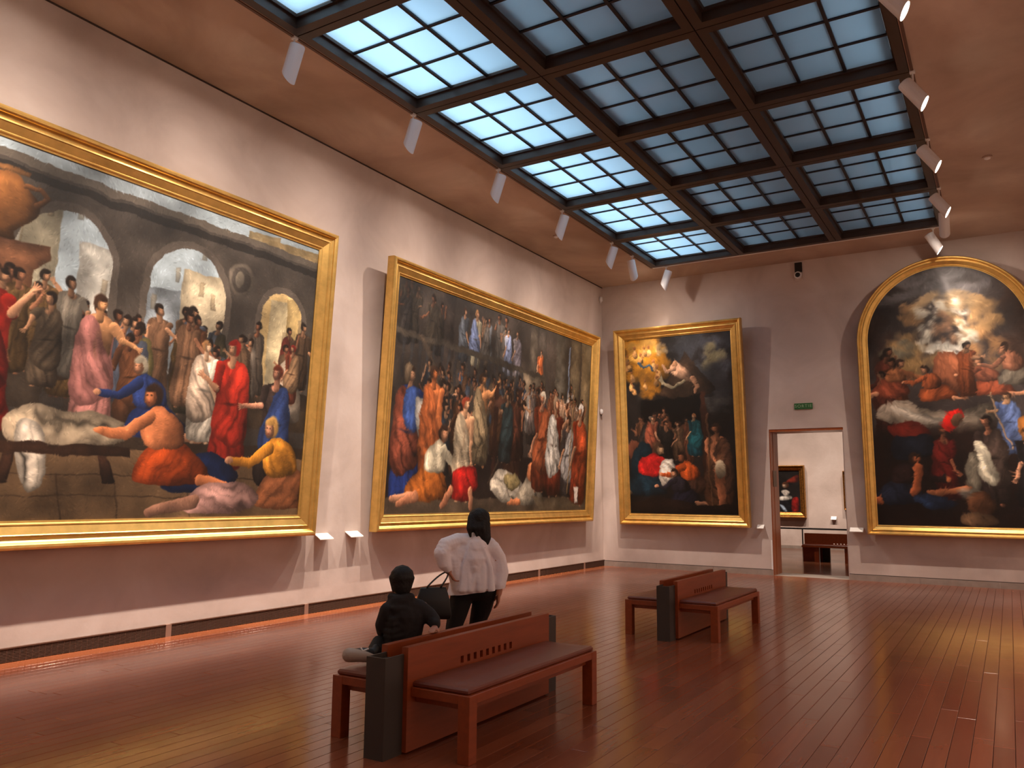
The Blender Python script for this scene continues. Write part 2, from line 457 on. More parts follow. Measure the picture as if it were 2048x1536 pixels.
# ================================================================ painted canvases (flat colour on the canvas surface)
class Canvas:
    """a small painter: x runs 0..aspect, y runs 0 (top) .. 1 (bottom)"""
    def __init__(s, aspect, res, base, seed):
        s.a, s.res = aspect, res
        s.nx, s.ny = int(aspect * res), int(res)
        s.rng = np.random.RandomState(seed)
        xs = np.linspace(0, aspect, s.nx); ys = np.linspace(0, 1, s.ny)
        s.X, s.Y = np.meshgrid(xs, ys)
        s.I = np.ones((s.ny, s.nx, 3)) * (np.array(base) / 255.0)
        s.px = 1.0 / res
        s.gam, s.gain, s.brush = 1.12, 0.95, 1.0
        s.n1 = s.noise(9, 4); s.n2 = s.noise(26, 3); s.n3 = s.noise(70, 2)
    def noise(s, freq, octs):
        out = np.zeros((s.ny, s.nx)); amp = 1.0; tot = 0
        for o in range(octs):
            f = freq * 2 ** o
            gx, gy = int(f * s.a) + 3, int(f) + 3
            g = s.rng.rand(gy, gx)
            u = s.X * f; v = s.Y * f
            iu = np.floor(u).astype(int); iv = np.floor(v).astype(int)
            fu = u - iu; fv = v - iv
            fu = fu * fu * (3 - 2 * fu); fv = fv * fv * (3 - 2 * fv)
            out += amp * ((g[iv, iu] * (1 - fu) + g[iv, iu + 1] * fu) * (1 - fv) + (g[iv + 1, iu] * (1 - fu) + g[iv + 1, iu + 1] * fu) * fv)
            tot += amp; amp *= 0.5
        return out / tot - 0.5
    def win(s, x0, x1, y0, y1):
        i0 = max(int(x0 * s.res) - 3, 0); i1 = min(int(x1 * s.res) + 4, s.nx)
        j0 = max(int(y0 * s.res) - 3, 0); j1 = min(int(y1 * s.res) + 4, s.ny)
        return (slice(j0, max(j1, j0)), slice(i0, max(i1, i0)))
    def put(s, w, m, col):
        m = np.clip(m, 0, 1)[..., None]
        s.I[w] = s.I[w] * (1 - m) + np.clip(col, 0, 1.2) * m
    def ell(s, cx, cy, rx, ry, col, rot=0, soft=0.12, shade=0.35, light=(-0.6, -0.8), alpha=1, rough=0):
        R = max(rx, ry) * 1.1
        w = s.win(cx - R, cx + R, cy - R, cy + R)
        if s.X[w].size == 0: return
        dx, dy = s.X[w] - cx, s.Y[w] - cy
        c, n = math.cos(rot), math.sin(rot)
        a, b = (dx * c + dy * n) / rx, (-dx * n + dy * c) / ry
        d = np.sqrt(a * a + b * b) + rough * s.n2[w] * 2
        m = (1 - d) / max(soft, s.px / min(rx, ry)) * alpha
        l = (dx * light[0] + dy * light[1]) / max(rx, ry)
        k = 1 + shade * l + 0.25 * s.n2[w]
        s.put(w, np.minimum(np.clip(m, 0, 1), alpha), np.array(col) / 255.0 * k[..., None])
    def limb(s, pts, r, col, shade=0.4, alpha=1):
        pts = np.array(pts, float); rs = np.linspace(r[0], r[1], len(pts)) if isinstance(r, tuple) else np.full(len(pts), r)
        R = rs.max() * 1.2
        w = s.win(pts[:, 0].min() - R, pts[:, 0].max() + R, pts[:, 1].min() - R, pts[:, 1].max() + R)
        if s.X[w].size == 0: return
        X, Y = s.X[w], s.Y[w]
        best = np.full(X.shape, 9.0); sh = np.zeros(X.shape)
        for i in range(len(pts) - 1):
            p, q = pts[i], pts[i + 1]; e = q - p; L2 = e @ e + 1e-12
            t = np.clip(((X - p[0]) * e[0] + (Y - p[1]) * e[1]) / L2, 0, 1)
            ox, oy = X - p[0] - t * e[0], Y - p[1] - t * e[1]
            rr = rs[i] + (rs[i + 1] - rs[i]) * t
            sd = np.hypot(ox, oy) - rr
            u = sd < best
            best = np.where(u, sd, best); sh = np.where(u, (-0.6 * ox - 0.8 * oy) / rr, sh)
        s.put(w, np.clip(-best / s.px + 0.5, 0, 1) * alpha, np.array(col) / 255.0 * (0.92 + shade * sh + 0.2 * s.n2[w])[..., None])
    def poly(s, pts, col, fold=0, ang=1.4, freq=60, shade=0.45, soft=1.6, alpha=1, light=(-0.7, -0.5), nz=0.5):
        pts = np.array(pts, float)
        # round the outline
        for _ in range(2):
            q = np.roll(pts, -1, 0)
            pts = np.stack([pts * 0.8 + q * 0.2, pts * 0.2 + q * 0.8], 1).reshape(-1, 2)
        s.rawpoly(pts, col, fold, ang, freq, shade, soft, alpha, light, nz)
    def rawpoly(s, pts, col, fold=0, ang=1.4, freq=60, shade=0.45, soft=1.6, alpha=1, light=(-0.7, -0.5), nz=0.5):
        pts = np.array(pts, float)
        w = s.win(pts[:, 0].min(), pts[:, 0].max(), pts[:, 1].min(), pts[:, 1].max())
        if s.X[w].size == 0: return
        X, Y = s.X[w], s.Y[w]
        ins = np.zeros(X.shape, bool); dist = np.full(X.shape, 9.0)
        n = len(pts)
        for i in range(n):
            x0, y0 = pts[i]; x1, y1 = pts[(i + 1) % n]
            if abs(y1 - y0) > 1e-9:
                cr_ = ((y0 > Y) != (y1 > Y)) & (X < (x1 - x0) * (Y - y0) / (y1 - y0) + x0)
                ins ^= cr_
            ex, ey = x1 - x0, y1 - y0; L2 = ex * ex + ey * ey + 1e-12
            t = np.clip(((X - x0) * ex + (Y - y0) * ey) / L2, 0, 1)
            dist = np.minimum(dist, np.hypot(X - x0 - t * ex, Y - y0 - t * ey))
        sd = np.where(ins, dist, -dist)
        m = np.clip(sd / (s.px * soft) + 0.5, 0, 1) * alpha
        cx, cy = pts.mean(0); R = np.ptp(pts, 0).max() / 2 + 1e-6
        k = 1 + shade * ((X - cx) * light[0] + (Y - cy) * light[1]) / R + nz * s.n2[w]
        if fold:
            ph = (X * math.cos(ang - 1.5708) + Y * math.sin(ang - 1.5708)) * freq + 9 * s.n1[w]
            k = k + fold * 1.25 * (0.65 * (1.7 * np.abs(np.sin(ph * .5)) ** .55 - 1.1) + 0.35 * (1.7 * np.abs(np.sin(ph * 1.07 + 1)) ** .6 - 1.1)) * np.clip(dist * 60, 0.3, 1)
        k = k * (0.72 + 0.28 * np.clip(dist / (R * 0.25), 0, 1))
        s.put(w, m, np.array(col) / 255.0 * k[..., None])
    # ---- generic draped figures
    def head(s, x, y, r, skin, hair, face=1, veil=None):
        dk = [c * 0.55 for c in skin]
        s.ell(x - face * 0.12 * r, y - 0.12 * r, r * 1.05, r * 1.2, hair, soft=0.25, shade=0.3)
        s.ell(x + face * 0.25 * r, y + 0.14 * r, r * 0.72, r * 1.0, dk, soft=0.2, shade=0.2)
        s.ell(x + face * 0.34 * r, y + 0.08 * r, r * 0.5, r * 0.82, skin, soft=0.5, shade=0.4)
        s.ell(x + face * 0.2 * r, y - 0.62 * r, r * 0.8, r * 0.42, hair, soft=0.4, shade=0.3, rot=face * .2)
        for e in (0.58, 0.16):
            s.ell(x + face * e * r, y + 0.0 * r, r * 0.15, r * 0.09, [c * 0.28 for c in skin], soft=0.7, shade=0)
        s.ell(x + face * 0.42 * r, y + 0.28 * r, r * 0.07, r * 0.22, [min(c * 1.12, 255) for c in skin], soft=0.8, shade=0)
        s.ell(x + face * 0.42 * r, y + 0.62 * r, r * 0.2, r * 0.07, [skin[0] * 0.6, skin[1] * 0.35, skin[2] * 0.35], soft=0.7, shade=0)
        if veil:
            s.poly([(x - face * 0.2 * r, y - 1.3 * r), (x + face * 0.5 * r, y - 1.1 * r), (x + face * 0.2 * r, y - 0.5 * r), (x - face * 0.4 * r, y + 1.2 * r), (x - face * 1.2 * r, y + 1.5 * r), (x - face * 1.2 * r, y - 0.5 * r)], veil, fold=0.15, freq=90 / max(r * 20, .3))
    def stand(s, x, y, h, robe, mantle=None, skin=(190, 140, 105), hair=(60, 40, 28), face=1, lean=0.0, arm=None, veil=None, bare=False):
        W = 0.145 * h
        hx, hy = x + lean * h, y - 0.92 * h
        sx, sy = x + lean * 0.8 * h, y - 0.80 * h
        fr = 7.5 / (W + 1e-6)
        s.poly([(sx - W * 0.95, sy), (sx, sy - 0.05 * h), (sx + W * 0.95, sy), (x + W * 0.85, y - 0.5 * h), (x + W * 1.25, y - 0.03 * h), (x + W * 0.3, y), (x - W * 1.25, y - 0.02 * h), (x - W * 0.85, y - 0.5 * h)], robe, fold=0.3, ang=1.5 + 0.15 * face, freq=fr)
        if bare:
            s.poly([(sx - W * 0.95, sy), (sx, sy - 0.05 * h), (sx + W * 0.95, sy), (x + W * 0.7, y - 0.48 * h), (x - W * 0.7, y - 0.48 * h)], skin, shade=0.55)
        if mantle:
            s.poly([(sx - face * W, sy), (sx - face * 0.2 * W, sy - 0.03 * h), (x + face * W, y - 0.45 * h), (x + face * W * 1.1, y - 0.28 * h), (x - face * W * 0.4, y - 0.15 * h), (x - face * W * 1.3, y - 0.25 * h)], mantle, fold=0.32, ang=1.1 if face > 0 else 2.0, freq=fr * 0.9)
        a = arm or [(0.6, 0.25), (1.2, 0.42)]
        for q, sgn in ((a, face),):
            pts = [(sx + sgn * W * 0.8, sy + 0.03 * h)] + [(sx + sgn * u * W, sy + v * h) for u, v in q]
            s.limb(pts[:2], (0.042 * h, 0.032 * h), robe if not bare else skin)
            s.limb(pts[1:], (0.026 * h, 0.017 * h), skin)
            s.ell(pts[-1][0], pts[-1][1], 0.024 * h, 0.018 * h, skin)
        hand = pts[-1]; dv = np.array(pts[-1]) - np.array(pts[-2]); dv = dv / (np.hypot(*dv) + 1e-9)
        for q in (-.5, -.15, .2, .55):
            e = (hand[0] + (dv[0] * math.cos(q) - dv[1] * math.sin(q)) * .05 * h, hand[1] + (dv[0] * math.sin(q) + dv[1] * math.cos(q)) * .05 * h)
            s.limb([hand, e], (0.0075 * h, 0.005 * h), skin)
        for q in (-.5, .55):
            s.ell(x + q * W, y + .002 * h, .03 * h, .013 * h, [c * .75 for c in skin])
        if not bare:
            s.ell(sx + face * .1 * W, sy + .005 * h, .05 * h, .035 * h, [c * 0.9 for c in skin], soft=.4)
            s.ell(x, y - .5 * h, W * .8, .018 * h, [c * .45 for c in robe], soft=.8, shade=.1, alpha=.7, rot=.1 * face)
        else:
            s.ell(sx + .25 * W, sy + .09 * h, W * .45, .05 * h, [c * .72 for c in skin], soft=.9, shade=0, alpha=.5); s.ell(sx, sy + .2 * h, W * .1, .12 * h, [c * .68 for c in skin], soft=.9, shade=0, alpha=.5)
        s.limb([(sx, sy), (hx, hy + 0.03 * h)], 0.03 * h, [c * 0.78 for c in skin])
        s.head(hx, hy, 0.058 * h, skin, hair, face, veil)
    def kneel(s, x, y, h, robe, mantle, skin=(190, 135, 100), hair=(50, 34, 26), face=1, bare=False):
        """h is the kneeling figure's height"""
        f = face
        s.poly([(x - f * 0.65 * h, y - 0.02 * h), (x - f * 0.6 * h, y - 0.2 * h), (x - f * 0.25 * h, y - 0.5 * h), (x + f * 0.2 * h, y - 0.4 * h), (x + f * 0.32 * h, y - 0.04 * h), (x + f * 0.1 * h, y)], robe, fold=0.3, ang=0.9 if f > 0 else 2.2, freq=20 / h)
        top = skin if bare else mantle
        s.poly([(x - f * 0.30 * h, y - 0.38 * h), (x - f * 0.22 * h, y - 0.7 * h), (x + f * 0.08 * h, y - 0.84 * h), (x + f * 0.26 * h, y - 0.66 * h), (x + f * 0.2 * h, y - 0.36 * h)], top, fold=0.05 if bare else 0.3, freq=20 / h, shade=0.5)
        s.limb([(x + f * 0.16 * h, y - 0.68 * h), (x + f * 0.4 * h, y - 0.5 * h), (x + f * 0.66 * h, y - 0.52 * h)], (0.075 * h, 0.045 * h), skin if bare else mantle)
        s.ell(x + f * 0.68 * h, y - 0.52 * h, 0.06 * h, 0.045 * h, skin)
        s.limb([(x - f * 0.5 * h, y - 0.06 * h), (x - f * 0.85 * h, y - 0.03 * h)], (0.06 * h, 0.04 * h), skin)
        s.head(x + f * 0.15 * h, y - 0.9 * h, 0.11 * h, skin, hair, f)
    def crowd(s, x0, x1, y0, y1, n, h, pal, skins, dim=1.0):
        rg = s.rng
        ys = np.sort(rg.uniform(y0, y1, n))
        for y in ys:
            c = np.array(pal[rg.randint(len(pal))]) * dim * rg.uniform(0.75, 1.1)
            sk = np.array(skins[rg.randint(len(skins))]) * dim * rg.uniform(0.8, 1.05)
            f = 1 if rg.rand() < 0.5 else -1
            m = np.array(pal[rg.randint(len(pal))]) * dim if rg.rand() < 0.5 else None
            s.stand(rg.uniform(x0, x1), y, h * rg.uniform(0.9, 1.1), list(c), None if m is None else list(m), skin=list(sk), hair=[40 * dim, 30 * dim, 24 * dim], face=f, lean=rg.uniform(-.06, .06),
                    arm=[(rg.uniform(0.6, 1.4), rg.uniform(0.05, 0.25)), (rg.uniform(0.6, 2.0), rg.uniform(-0.1, 0.4))])
    def cloud(s, cx, cy, rx, ry, col, n, alpha=0.8):
        rg = s.rng
        for k in range(n):
            t = rg.uniform(0, 6.28); d = math.sqrt(rg.rand())
            q = rg.uniform(0.25, 0.5)
            c = np.array(col) * rg.uniform(0.85, 1.12)
            s.ell(cx + rx * d * math.cos(t) * .8, cy + ry * d * math.sin(t) * .8, rx * q, ry * q, list(c), rot=rg.uniform(-.5, .5), soft=0.8, shade=0.25, alpha=alpha, rough=.5)
    def sample(s, x, y):
        u = np.clip(x * s.res, 0, s.nx - 1.001); v = np.clip(y * s.res, 0, s.ny - 1.001)
        i = u.astype(int); j = v.astype(int); fu = (u - i)[..., None]; fv = (v - j)[..., None]
        return (s.I[j, i] * (1 - fu) + s.I[j, i + 1] * fu) * (1 - fv) + (s.I[j + 1, i] * (1 - fu) + s.I[j + 1, i + 1] * fu) * fv
    def finish(s, amt=0.10):
        """loosen the drawing, lay brush strokes over it, glaze it down"""
        k = s.brush; dx = k * (0.022 * s.noise(14, 2) + 0.012 * s.noise(45, 2)); dy = k * (0.022 * s.noise(14, 2) + 0.012 * s.noise(45, 2))
        s.I = s.sample(s.X + dx, s.Y + dy)
        rg = s.rng; th = s.noise(5, 2) * 9
        n = int(5200 * s.a / k)
        xs = rg.uniform(0, s.a, n); ys = rg.uniform(0, 1, n)
        for x, y in zip(xs, ys):
            i, j = min(int(x * s.res), s.nx - 1), min(int(y * s.res), s.ny - 1)
            col = s.I[j, i] * (1 + rg.uniform(-.16, .18))
            L_, W_ = k * rg.uniform(.006, .016), max(k * rg.uniform(.0022, .0042), .6 / s.res)
            w = s.win(x - L_, x + L_, y - L_, y + L_)
            t = th[j, i] + rg.uniform(-.4, .4); c, q = math.cos(t), math.sin(t)
            a = s.X[w] - x; b_ = s.Y[w] - y
            d = ((a * c + b_ * q) / L_) ** 2 + ((-a * q + b_ * c) / W_) ** 2
            s.put(w, np.clip(1.15 - d, 0, 1) * .7, col)
        I = np.clip(s.I, 0, 1)
        g = I.mean(2, keepdims=True)
        I = g + (I - g) * 0.88
        I = np.clip(I, 0, 1) ** s.gam * s.gain
        I = I * np.clip(1 + amt * s.n3 + 0.5 * s.noise(4, 2) + 0.75 * s.noise(10, 2), .35, 1.3)[..., None]
        return np.clip(I, 0, 1)

def canvas_object(name, cv, wm, hm, parent, w0, mat, clip=None):
    """grid mesh coloured point by point; u centred on the parent, v from 0"""
    I = cv.finish()
    lin = np.where(I <= 0.04045, I / 12.92, ((I + 0.055) / 1.055) ** 2.4)
    nx, ny = cv.nx, cv.ny
    u = np.linspace(-wm / 2, wm / 2, nx); v = np.linspace(hm, 0, ny)
    U, V = np.meshgrid(u, v)
    co = np.stack([U, V, np.full_like(U, 0.0)], -1).reshape(-1, 3)
    idx = np.arange(nx * ny).reshape(ny, nx)
    q = np.stack([idx[1:, :-1], idx[1:, 1:], idx[:-1, 1:], idx[:-1, :-1]], -1).reshape(-1, 4)
    if clip is not None:
        c = co[q].mean(1); q = q[clip(c[:, 0], c[:, 1])]
    me = bpy.data.meshes.new(name)
    me.vertices.add(len(co)); me.vertices.foreach_set('co', co.ravel())
    me.loops.add(q.size); me.loops.foreach_set('vertex_index', q.ravel().astype(np.int32))
    me.polygons.add(len(q)); me.polygons.foreach_set('loop_start', np.arange(0, q.size, 4, dtype=np.int32))
    me.update(calc_edges=True)
    at = me.color_attributes.new('paint', 'FLOAT_COLOR', 'POINT')
    at.data.foreach_set('color', np.concatenate([lin.reshape(-1, 3), np.ones((nx * ny, 1))], 1).ravel().astype(np.float32))
    me.materials.append(mat)
    o = link(name, me, parent, (0, 0, w0))
    return o

def paint_mat():
    m, nt, N, L, B = new_mat('varnished_oil_paint')
    at = N.new('ShaderNodeAttribute'); at.attribute_name = 'paint'
    L.new(at.outputs['Color'], B.inputs['Base Color'])
    B.inputs['Roughness'].default_value = 0.5
    B.inputs['Specular IOR Level'].default_value = 0.35
    tc = N.new('ShaderNodeTexCoord'); nz = N.new('ShaderNodeTexNoise')
    nz.inputs['Scale'].default_value = 40; nz.inputs['Detail'].default_value = 3
    L.new(tc.outputs['Object'], nz.inputs['Vector'])
    bp = N.new('ShaderNodeBump'); bp.inputs['Strength'].default_value = 0.08; bp.inputs['Distance'].default_value = 0.01
    L.new(nz.outputs['Fac'], bp.inputs['Height']); L.new(bp.outputs[0], B.inputs['Normal'])
    return m
M['paint'] = paint_mat()
SK = [(196, 146, 108), (178, 122, 88), (160, 104, 72)]

def paint_arcade():
    A = 1.690
    c = Canvas(A, 540, (150, 160, 160), 3)
    X, Y = c.X, c.Y
    # sky, then pale far buildings
    c.gam, c.gain, c.brush = 1.15, 1.0, 0.55
    c.I[:] = (np.array([158, 172, 178]) / 255)[None, None] * (1 + 0.25 * c.n1[..., None])
    for x0, x1, y0, col in [(0.05, .3, .1, (176, 168, 150)), (.62, .72, .06, (168, 160, 136)), (.78, .98, .22, (178, 176, 166)), (1.0, 1.12, .3, (150, 160, 166)), (1.12, 1.34, .22, (196, 182, 152)), (1.36, 1.5, .02, (190, 168, 122)), (1.42, 1.7, .03, (186, 160, 110)), (1.48, 1.6, .24, (206, 190, 150)), (1.56, 1.7, .22, (190, 164, 110))]:
        c.rawpoly([(x0, y0), (x1, y0 - .01), (x1, .7), (x0, .7)], col, shade=.15)
    for k in range(26):
        x = c.rng.uniform(.6, 1.66); y = c.rng.uniform(.05, .4)
        c.rawpoly([(x, y), (x + .018, y), (x + .018, y + .05), (x, y + .05)], (140, 122, 92), alpha=.5)
    # dark arcade with round openings
    stone = np.array([74, 67, 60]) / 255 * 1.0
    top = 0.02 + 0.035 * X / A
    m = (Y > top) & (Y < 0.62)
    for cx, cy, r in ((0.22, .30, .15), (0.745, .28, .135), (1.145, .29, .14), (1.54, .30, .095)):
        hole = ((np.hypot((X - cx), (Y - cy)) < r) & (Y <= cy)) | ((np.abs(X - cx) < r) & (Y > cy))
        m &= ~hole
        ringm = (np.abs(np.hypot(X - cx, Y - cy) - r - .012) < .012) & (Y <= cy) | ((np.abs(np.abs(X - cx) - r - .012) < .012) & (Y > cy) & (Y < .62))
        c.I[ringm & (Y > top)] = stone * 1.25
        m &= ~ringm
    sh = stone[None] * (1 + 0.45 * c.n1[m][:, None])
    c.I[m] = sh
    b = (np.abs(Y - top - .045) < .012) & (X > .0); c.I[b] *= .6
    b = (np.abs(Y - top - .012) < .012); c.I[b] = c.I[b] * .4 + np.array([120, 110, 96]) / 255 * .6
    c.ell(1.345, .20, .055, .06, (92, 84, 74)); c.ell(1.345, .20, .042, .047, (66, 60, 54)); c.ell(1.34, .2, .02, .03, (100, 92, 80))
    # plinth and urn at left
    c.rawpoly([(.40, .27), (.70, .26), (.70, .30), (.66, .33), (.66, .60), (.42, .60), (.42, .33), (.40, .30)], (124, 84, 58), shade=.25)
    c.poly([(.53, .27), (.545, .24), (.49, .20), (.485, .15), (.53, .115), (.545, .09), (.60, .09), (.615, .115), (.66, .15), (.655, .20), (.60, .24), (.615, .27)], (140, 92, 48), shade=.7)
    c.rawpoly([(.525, .09), (.62, .09), (.63, .075), (.515, .075)], (156, 108, 60)); c.limb([(.495, .16), (.47, .13), (.49, .11), (.53, .115)], .007, (120, 80, 44)); c.limb([(.65, .16), (.675, .13), (.655, .11), (.615, .115)], .007, (110, 72, 40))
    # ground
    g = Y > .76
    c.I[g] = (np.array([112, 88, 62]) / 255) * (1 + .35 * c.n1[g][:, None])
    for y in (.87, .93): c.rawpoly([(0, y), (A, y + .005), (A, y + .008), (0, y + .003)], (80, 60, 42), alpha=.7)
    for x in (.78, .95, 1.2): c.rawpoly([(x, .87), (x + .004, .87), (x + .034, 1), (x + .03, 1)], (80, 60, 42), alpha=.6)
    c.rawpoly([(0, .56), (A, .56), (A, .80), (0, .79)], (60, 48, 38), alpha=.85, shade=.1)
    # crowd in the middle distance
    c.crowd(0.05, .75, .52, .66, 16, .22, [(80, 66, 50), (110, 84, 58), (66, 58, 54), (148, 140, 130)], SK, .8)
    c.crowd(.75, 1.3, .56, .68, 22, .24, [(70, 76, 84), (120, 92, 50), (90, 70, 52), (84, 90, 100), (70, 64, 46)], SK, .85)
    c.crowd(1.36, 1.66, .54, .66, 9, .24, [(90, 70, 52), (150, 136, 120), (110, 50, 40), (80, 70, 60)], SK, .9)
    c.crowd(.55, .8, .60, .70, 9, .27, [(120, 100, 80), (150, 140, 124), (90, 76, 60), (110, 84, 50)], SK, .9)
    c.crowd(.92, 1.22, .62, .72, 9, .28, [(84, 90, 104), (120, 76, 48), (110, 100, 60), (130, 96, 70)], SK, .9)
    c.poly([(1.52, .64), (1.53, .50), (1.56, .44), (1.60, .44), (1.61, .50), (1.66, .56), (1.66, .68)], (176, 160, 140), shade=.6)
    c.stand(1.60, .60, .22, (120, 60, 40), (140, 110, 80), face=-1, hair=(150, 40, 30))
    for k in range(40):
        c.ell(c.rng.uniform(.5, 1.66), c.rng.uniform(.60, .78), c.rng.uniform(.02, .06), c.rng.uniform(.03, .07), (38, 28, 22), soft=.9, alpha=.35, shade=0)
    # larger figures in front
    c.stand(.56, .78, .46, (150, 34, 22), (110, 26, 20), face=1, arm=[(.9, .1), (1.6, -.05)])
    c.stand(.30, .95, .6, (130, 100, 60), (60, 70, 90), face=1)
    c.stand(.12, .92, .55, (90, 60, 40), (160, 140, 120), face=1)
    c.stand(.86, .75, .40, (190, 128, 118), (176, 116, 108), face=1, bare=True, arm=[(1.4, .12), (2.2, .16)], skin=(196, 142, 96))
    c.poly([(.62, .72), (.70, .68), (.80, .70), (.90, .69), (1.0, .73), (.98, .78), (.82, .80), (.64, .80)], (168, 150, 124), fold=.4, ang=.3, freq=42)
    c.poly([(.66, .72), (.74, .74), (.76, .9), (.71, .93), (.67, .84)], (190, 178, 160), fold=.5, freq=60)
    c.rawpoly([(.62, .79), (1.0, .79), (1.0, .82), (.62, .82)], (70, 46, 32)); c.rawpoly([(.9, .82), (.93, .82), (.96, .9), (.92, .9)], (64, 42, 30)); c.rawpoly([(.64, .82), (.67, .82), (.66, .9), (.62, .9)], (64, 42, 30))
    c.kneel(1.04, .76, .24, (34, 48, 92), (40, 58, 108), hair=(150, 140, 120), face=-1)
    c.stand(1.235, .76, .34, (196, 186, 168), (170, 150, 130), face=1, skin=(214, 176, 140), hair=(150, 110, 70))
    c.stand(1.345, .85, .45, (150, 38, 24), (164, 44, 28), face=-1, arm=[(.9, .2), (1.7, .12)], hair=(150, 30, 20))
    c.poly([(1.12, .82), (1.3, .78), (1.42, .86), (1.36, .92), (1.1, .92)], (22, 40, 78), fold=.25, ang=.5, freq=60)
    c.kneel(1.10, .90, .30, (150, 62, 22), (160, 80, 50), bare=True, skin=(190, 116, 72), face=-1)
    c.stand(1.54, .90, .44, (50, 40, 36), (44, 62, 106), face=-1, arm=[(1.0, .16), (2.2, .18)], skin=(200, 140, 110), hair=(110, 50, 30))
    c.kneel(1.58, .98, .32, (140, 86, 52), (192, 128, 40), face=-1, hair=(170, 130, 70))
    c.poly([(1.18, .97), (1.26, .89), (1.42, .88), (1.52, .93), (1.46, .985), (1.25, .99)], (178, 136, 126), fold=.3, ang=.4, freq=70)
    c.limb([(1.24, .95), (1.12, .97), (1.08, .985)], (.022, .016), (170, 124, 100))
    return c

def paint_assembly():
    A = 1.859
    c = Canvas(A, 300, (58, 52, 46), 11)
    X, Y = c.X, c.Y
    c.I[:] = (np.array([62, 54, 48]) / 255)[None, None] * (1 + .5 * c.n1[..., None])
    # hall: pillars, pale wall on the right
    for x0, x1, col in ((.3, .42, (70, 60, 54)), (1.12, 1.2, (96, 86, 74)), (1.22, 1.3, (82, 74, 66)), (1.42, 1.56, (86, 80, 70)), (1.6, 1.72, (112, 98, 76)), (1.74, 1.86, (126, 108, 80))):
        c.rawpoly([(x0, 0), (x1, 0), (x1, .52), (x0, .52)], col, shade=.5, light=(-1, 0))
    c.rawpoly([(1.575, .05), (1.59, .05), (1.59, .45), (1.575, .45)], (150, 170, 200), shade=.1)
    # gallery with people behind its parapet
    c.crowd(.02, .4, .26, .32, 7, .26, [(84, 74, 62), (70, 64, 60)], SK, .75)
    c.stand(.50, .30, .26, (60, 64, 70), (90, 96, 104), face=1); c.stand(.60, .31, .28, (160, 150, 124), (110, 124, 160), face=1, hair=(140, 100, 60))
    c.crowd(.66, .9, .27, .31, 6, .25, [(120, 124, 130), (96, 90, 84), (130, 110, 90)], SK, .9)
    c.stand(.90, .31, .25, (170, 176, 196), (120, 130, 160), face=-1); c.stand(.99, .31, .25, (140, 132, 136), (120, 112, 120), face=-1)
    c.stand(1.24, .34, .22, (160, 84, 44), face=-1)
    c.rawpoly([(.0, .215), (.45, .225), (1.1, .25), (1.3, .265), (1.3, .30), (1.1, .285), (.45, .255), (0, .245)], (92, 82, 70), shade=.2)
    for k in range(22):
        x = .05 + k * .055
        c.rawpoly([(x, .25 + .02 * x), (x + .025, .25 + .02 * x), (x + .02, .42), (x + .005, .42)], (64, 64, 66), alpha=.8, shade=.4, light=(-1, 0))
    c.rawpoly([(1.06, .27), (1.3, .28), (1.3, .5), (1.08, .5)], (98, 86, 70))
    c.rawpoly([(.16, .22), (.2, .22), (.42, .48), (.36, .48)], (84, 70, 56), alpha=.7)
    # crowd
    c.crowd(.25, 1.3, .56, .66, 46, .26, [(66, 58, 50), (84, 60, 42), (58, 64, 74), (96, 78, 60), (60, 76, 96)], SK, .85)
    c.crowd(1.12, 1.84, .56, .64, 26, .27, [(140, 112, 90), (150, 70, 40), (120, 104, 96), (100, 60, 40), (160, 150, 140)], SK, .95)
    # floor
    g = Y > .9
    c.I[g] = (np.array([84, 70, 56]) / 255) * (1 + .3 * c.n1[g][:, None])
    c.rawpoly([(0, .72), (A, .72), (A, .93), (0, .93)], (36, 26, 22), alpha=.8, shade=.1)
    c.crowd(.3, 1.2, .72, .84, 14, .36, [(70, 44, 30), (50, 46, 44), (90, 58, 36), (40, 50, 60)], SK, .85)
    # leading figures
    c.stand(.12, .95, .60, (36, 60, 130), (120, 62, 44), face=1, veil=(128, 108, 84), arm=[(.8, .18), (1.4, .1)])
    c.poly([(.08, .47), (.18, .45), (.22, .58), (.18, .66), (.09, .62)], (58, 86, 150), fold=.3, freq=70)
    c.poly([(.16, .5), (.22, .5), (.23, .64), (.19, .68)], (186, 180, 170), fold=.3, freq=80)
    c.stand(.29, .86, .52, (140, 74, 36), (170, 92, 46), face=1, bare=True, skin=(196, 112, 60))
    c.stand(.68, .78, .46, (120, 104, 78), (130, 112, 84), face=1, bare=True, skin=(204, 140, 88), arm=[(1.4, .02), (2.2, -.12)])
    c.kneel(.34, .95, .34, (150, 84, 30), (170, 160, 136), face=1)
    c.stand(.55, .95, .50, (150, 28, 20), (176, 158, 130), face=1, hair=(120, 50, 30), arm=[(.8, .25), (.9, .45)], bare=True, skin=(206, 156, 116))
    c.poly([(.46, .80), (.66, .78), (.7, .9), (.5, .93)], (160, 28, 22), fold=.25, freq=60)
    c.limb([(.62, .9), (.64, .98)], (.022, .014), (190, 130, 96)); c.limb([(.46, .9), (.4, .97)], (.024, .014), (180, 118, 84)); c.limb([(.2, .93), (.1, .96)], (.026, .016), (180, 120, 86))
    for x0, x1 in ((.80, .835), (1.02, 1.06)):
        c.rawpoly([(x0, .36), (x1, .36), (x1, .85), (x0, .85)], (74, 44, 32), shade=.4, light=(-1, 0))
    c.rawpoly([(.80, .44), (1.06, .44), (1.06, .475), (.80, .475)], (88, 56, 42))
    c.limb([(1.05, .5), (.78, .86)], .007, (70, 56, 44))
    c.poly([(.78, .88), (.84, .79), (1.0, .80), (1.12, .86), (1.1, .95), (.92, .96)], (178, 168, 150), fold=.3, ang=.5, freq=60)
    c.poly([(.9, .82), (1.04, .8), (1.1, .86), (.98, .9)], (150, 134, 90), fold=.2, ang=.4, freq=60)
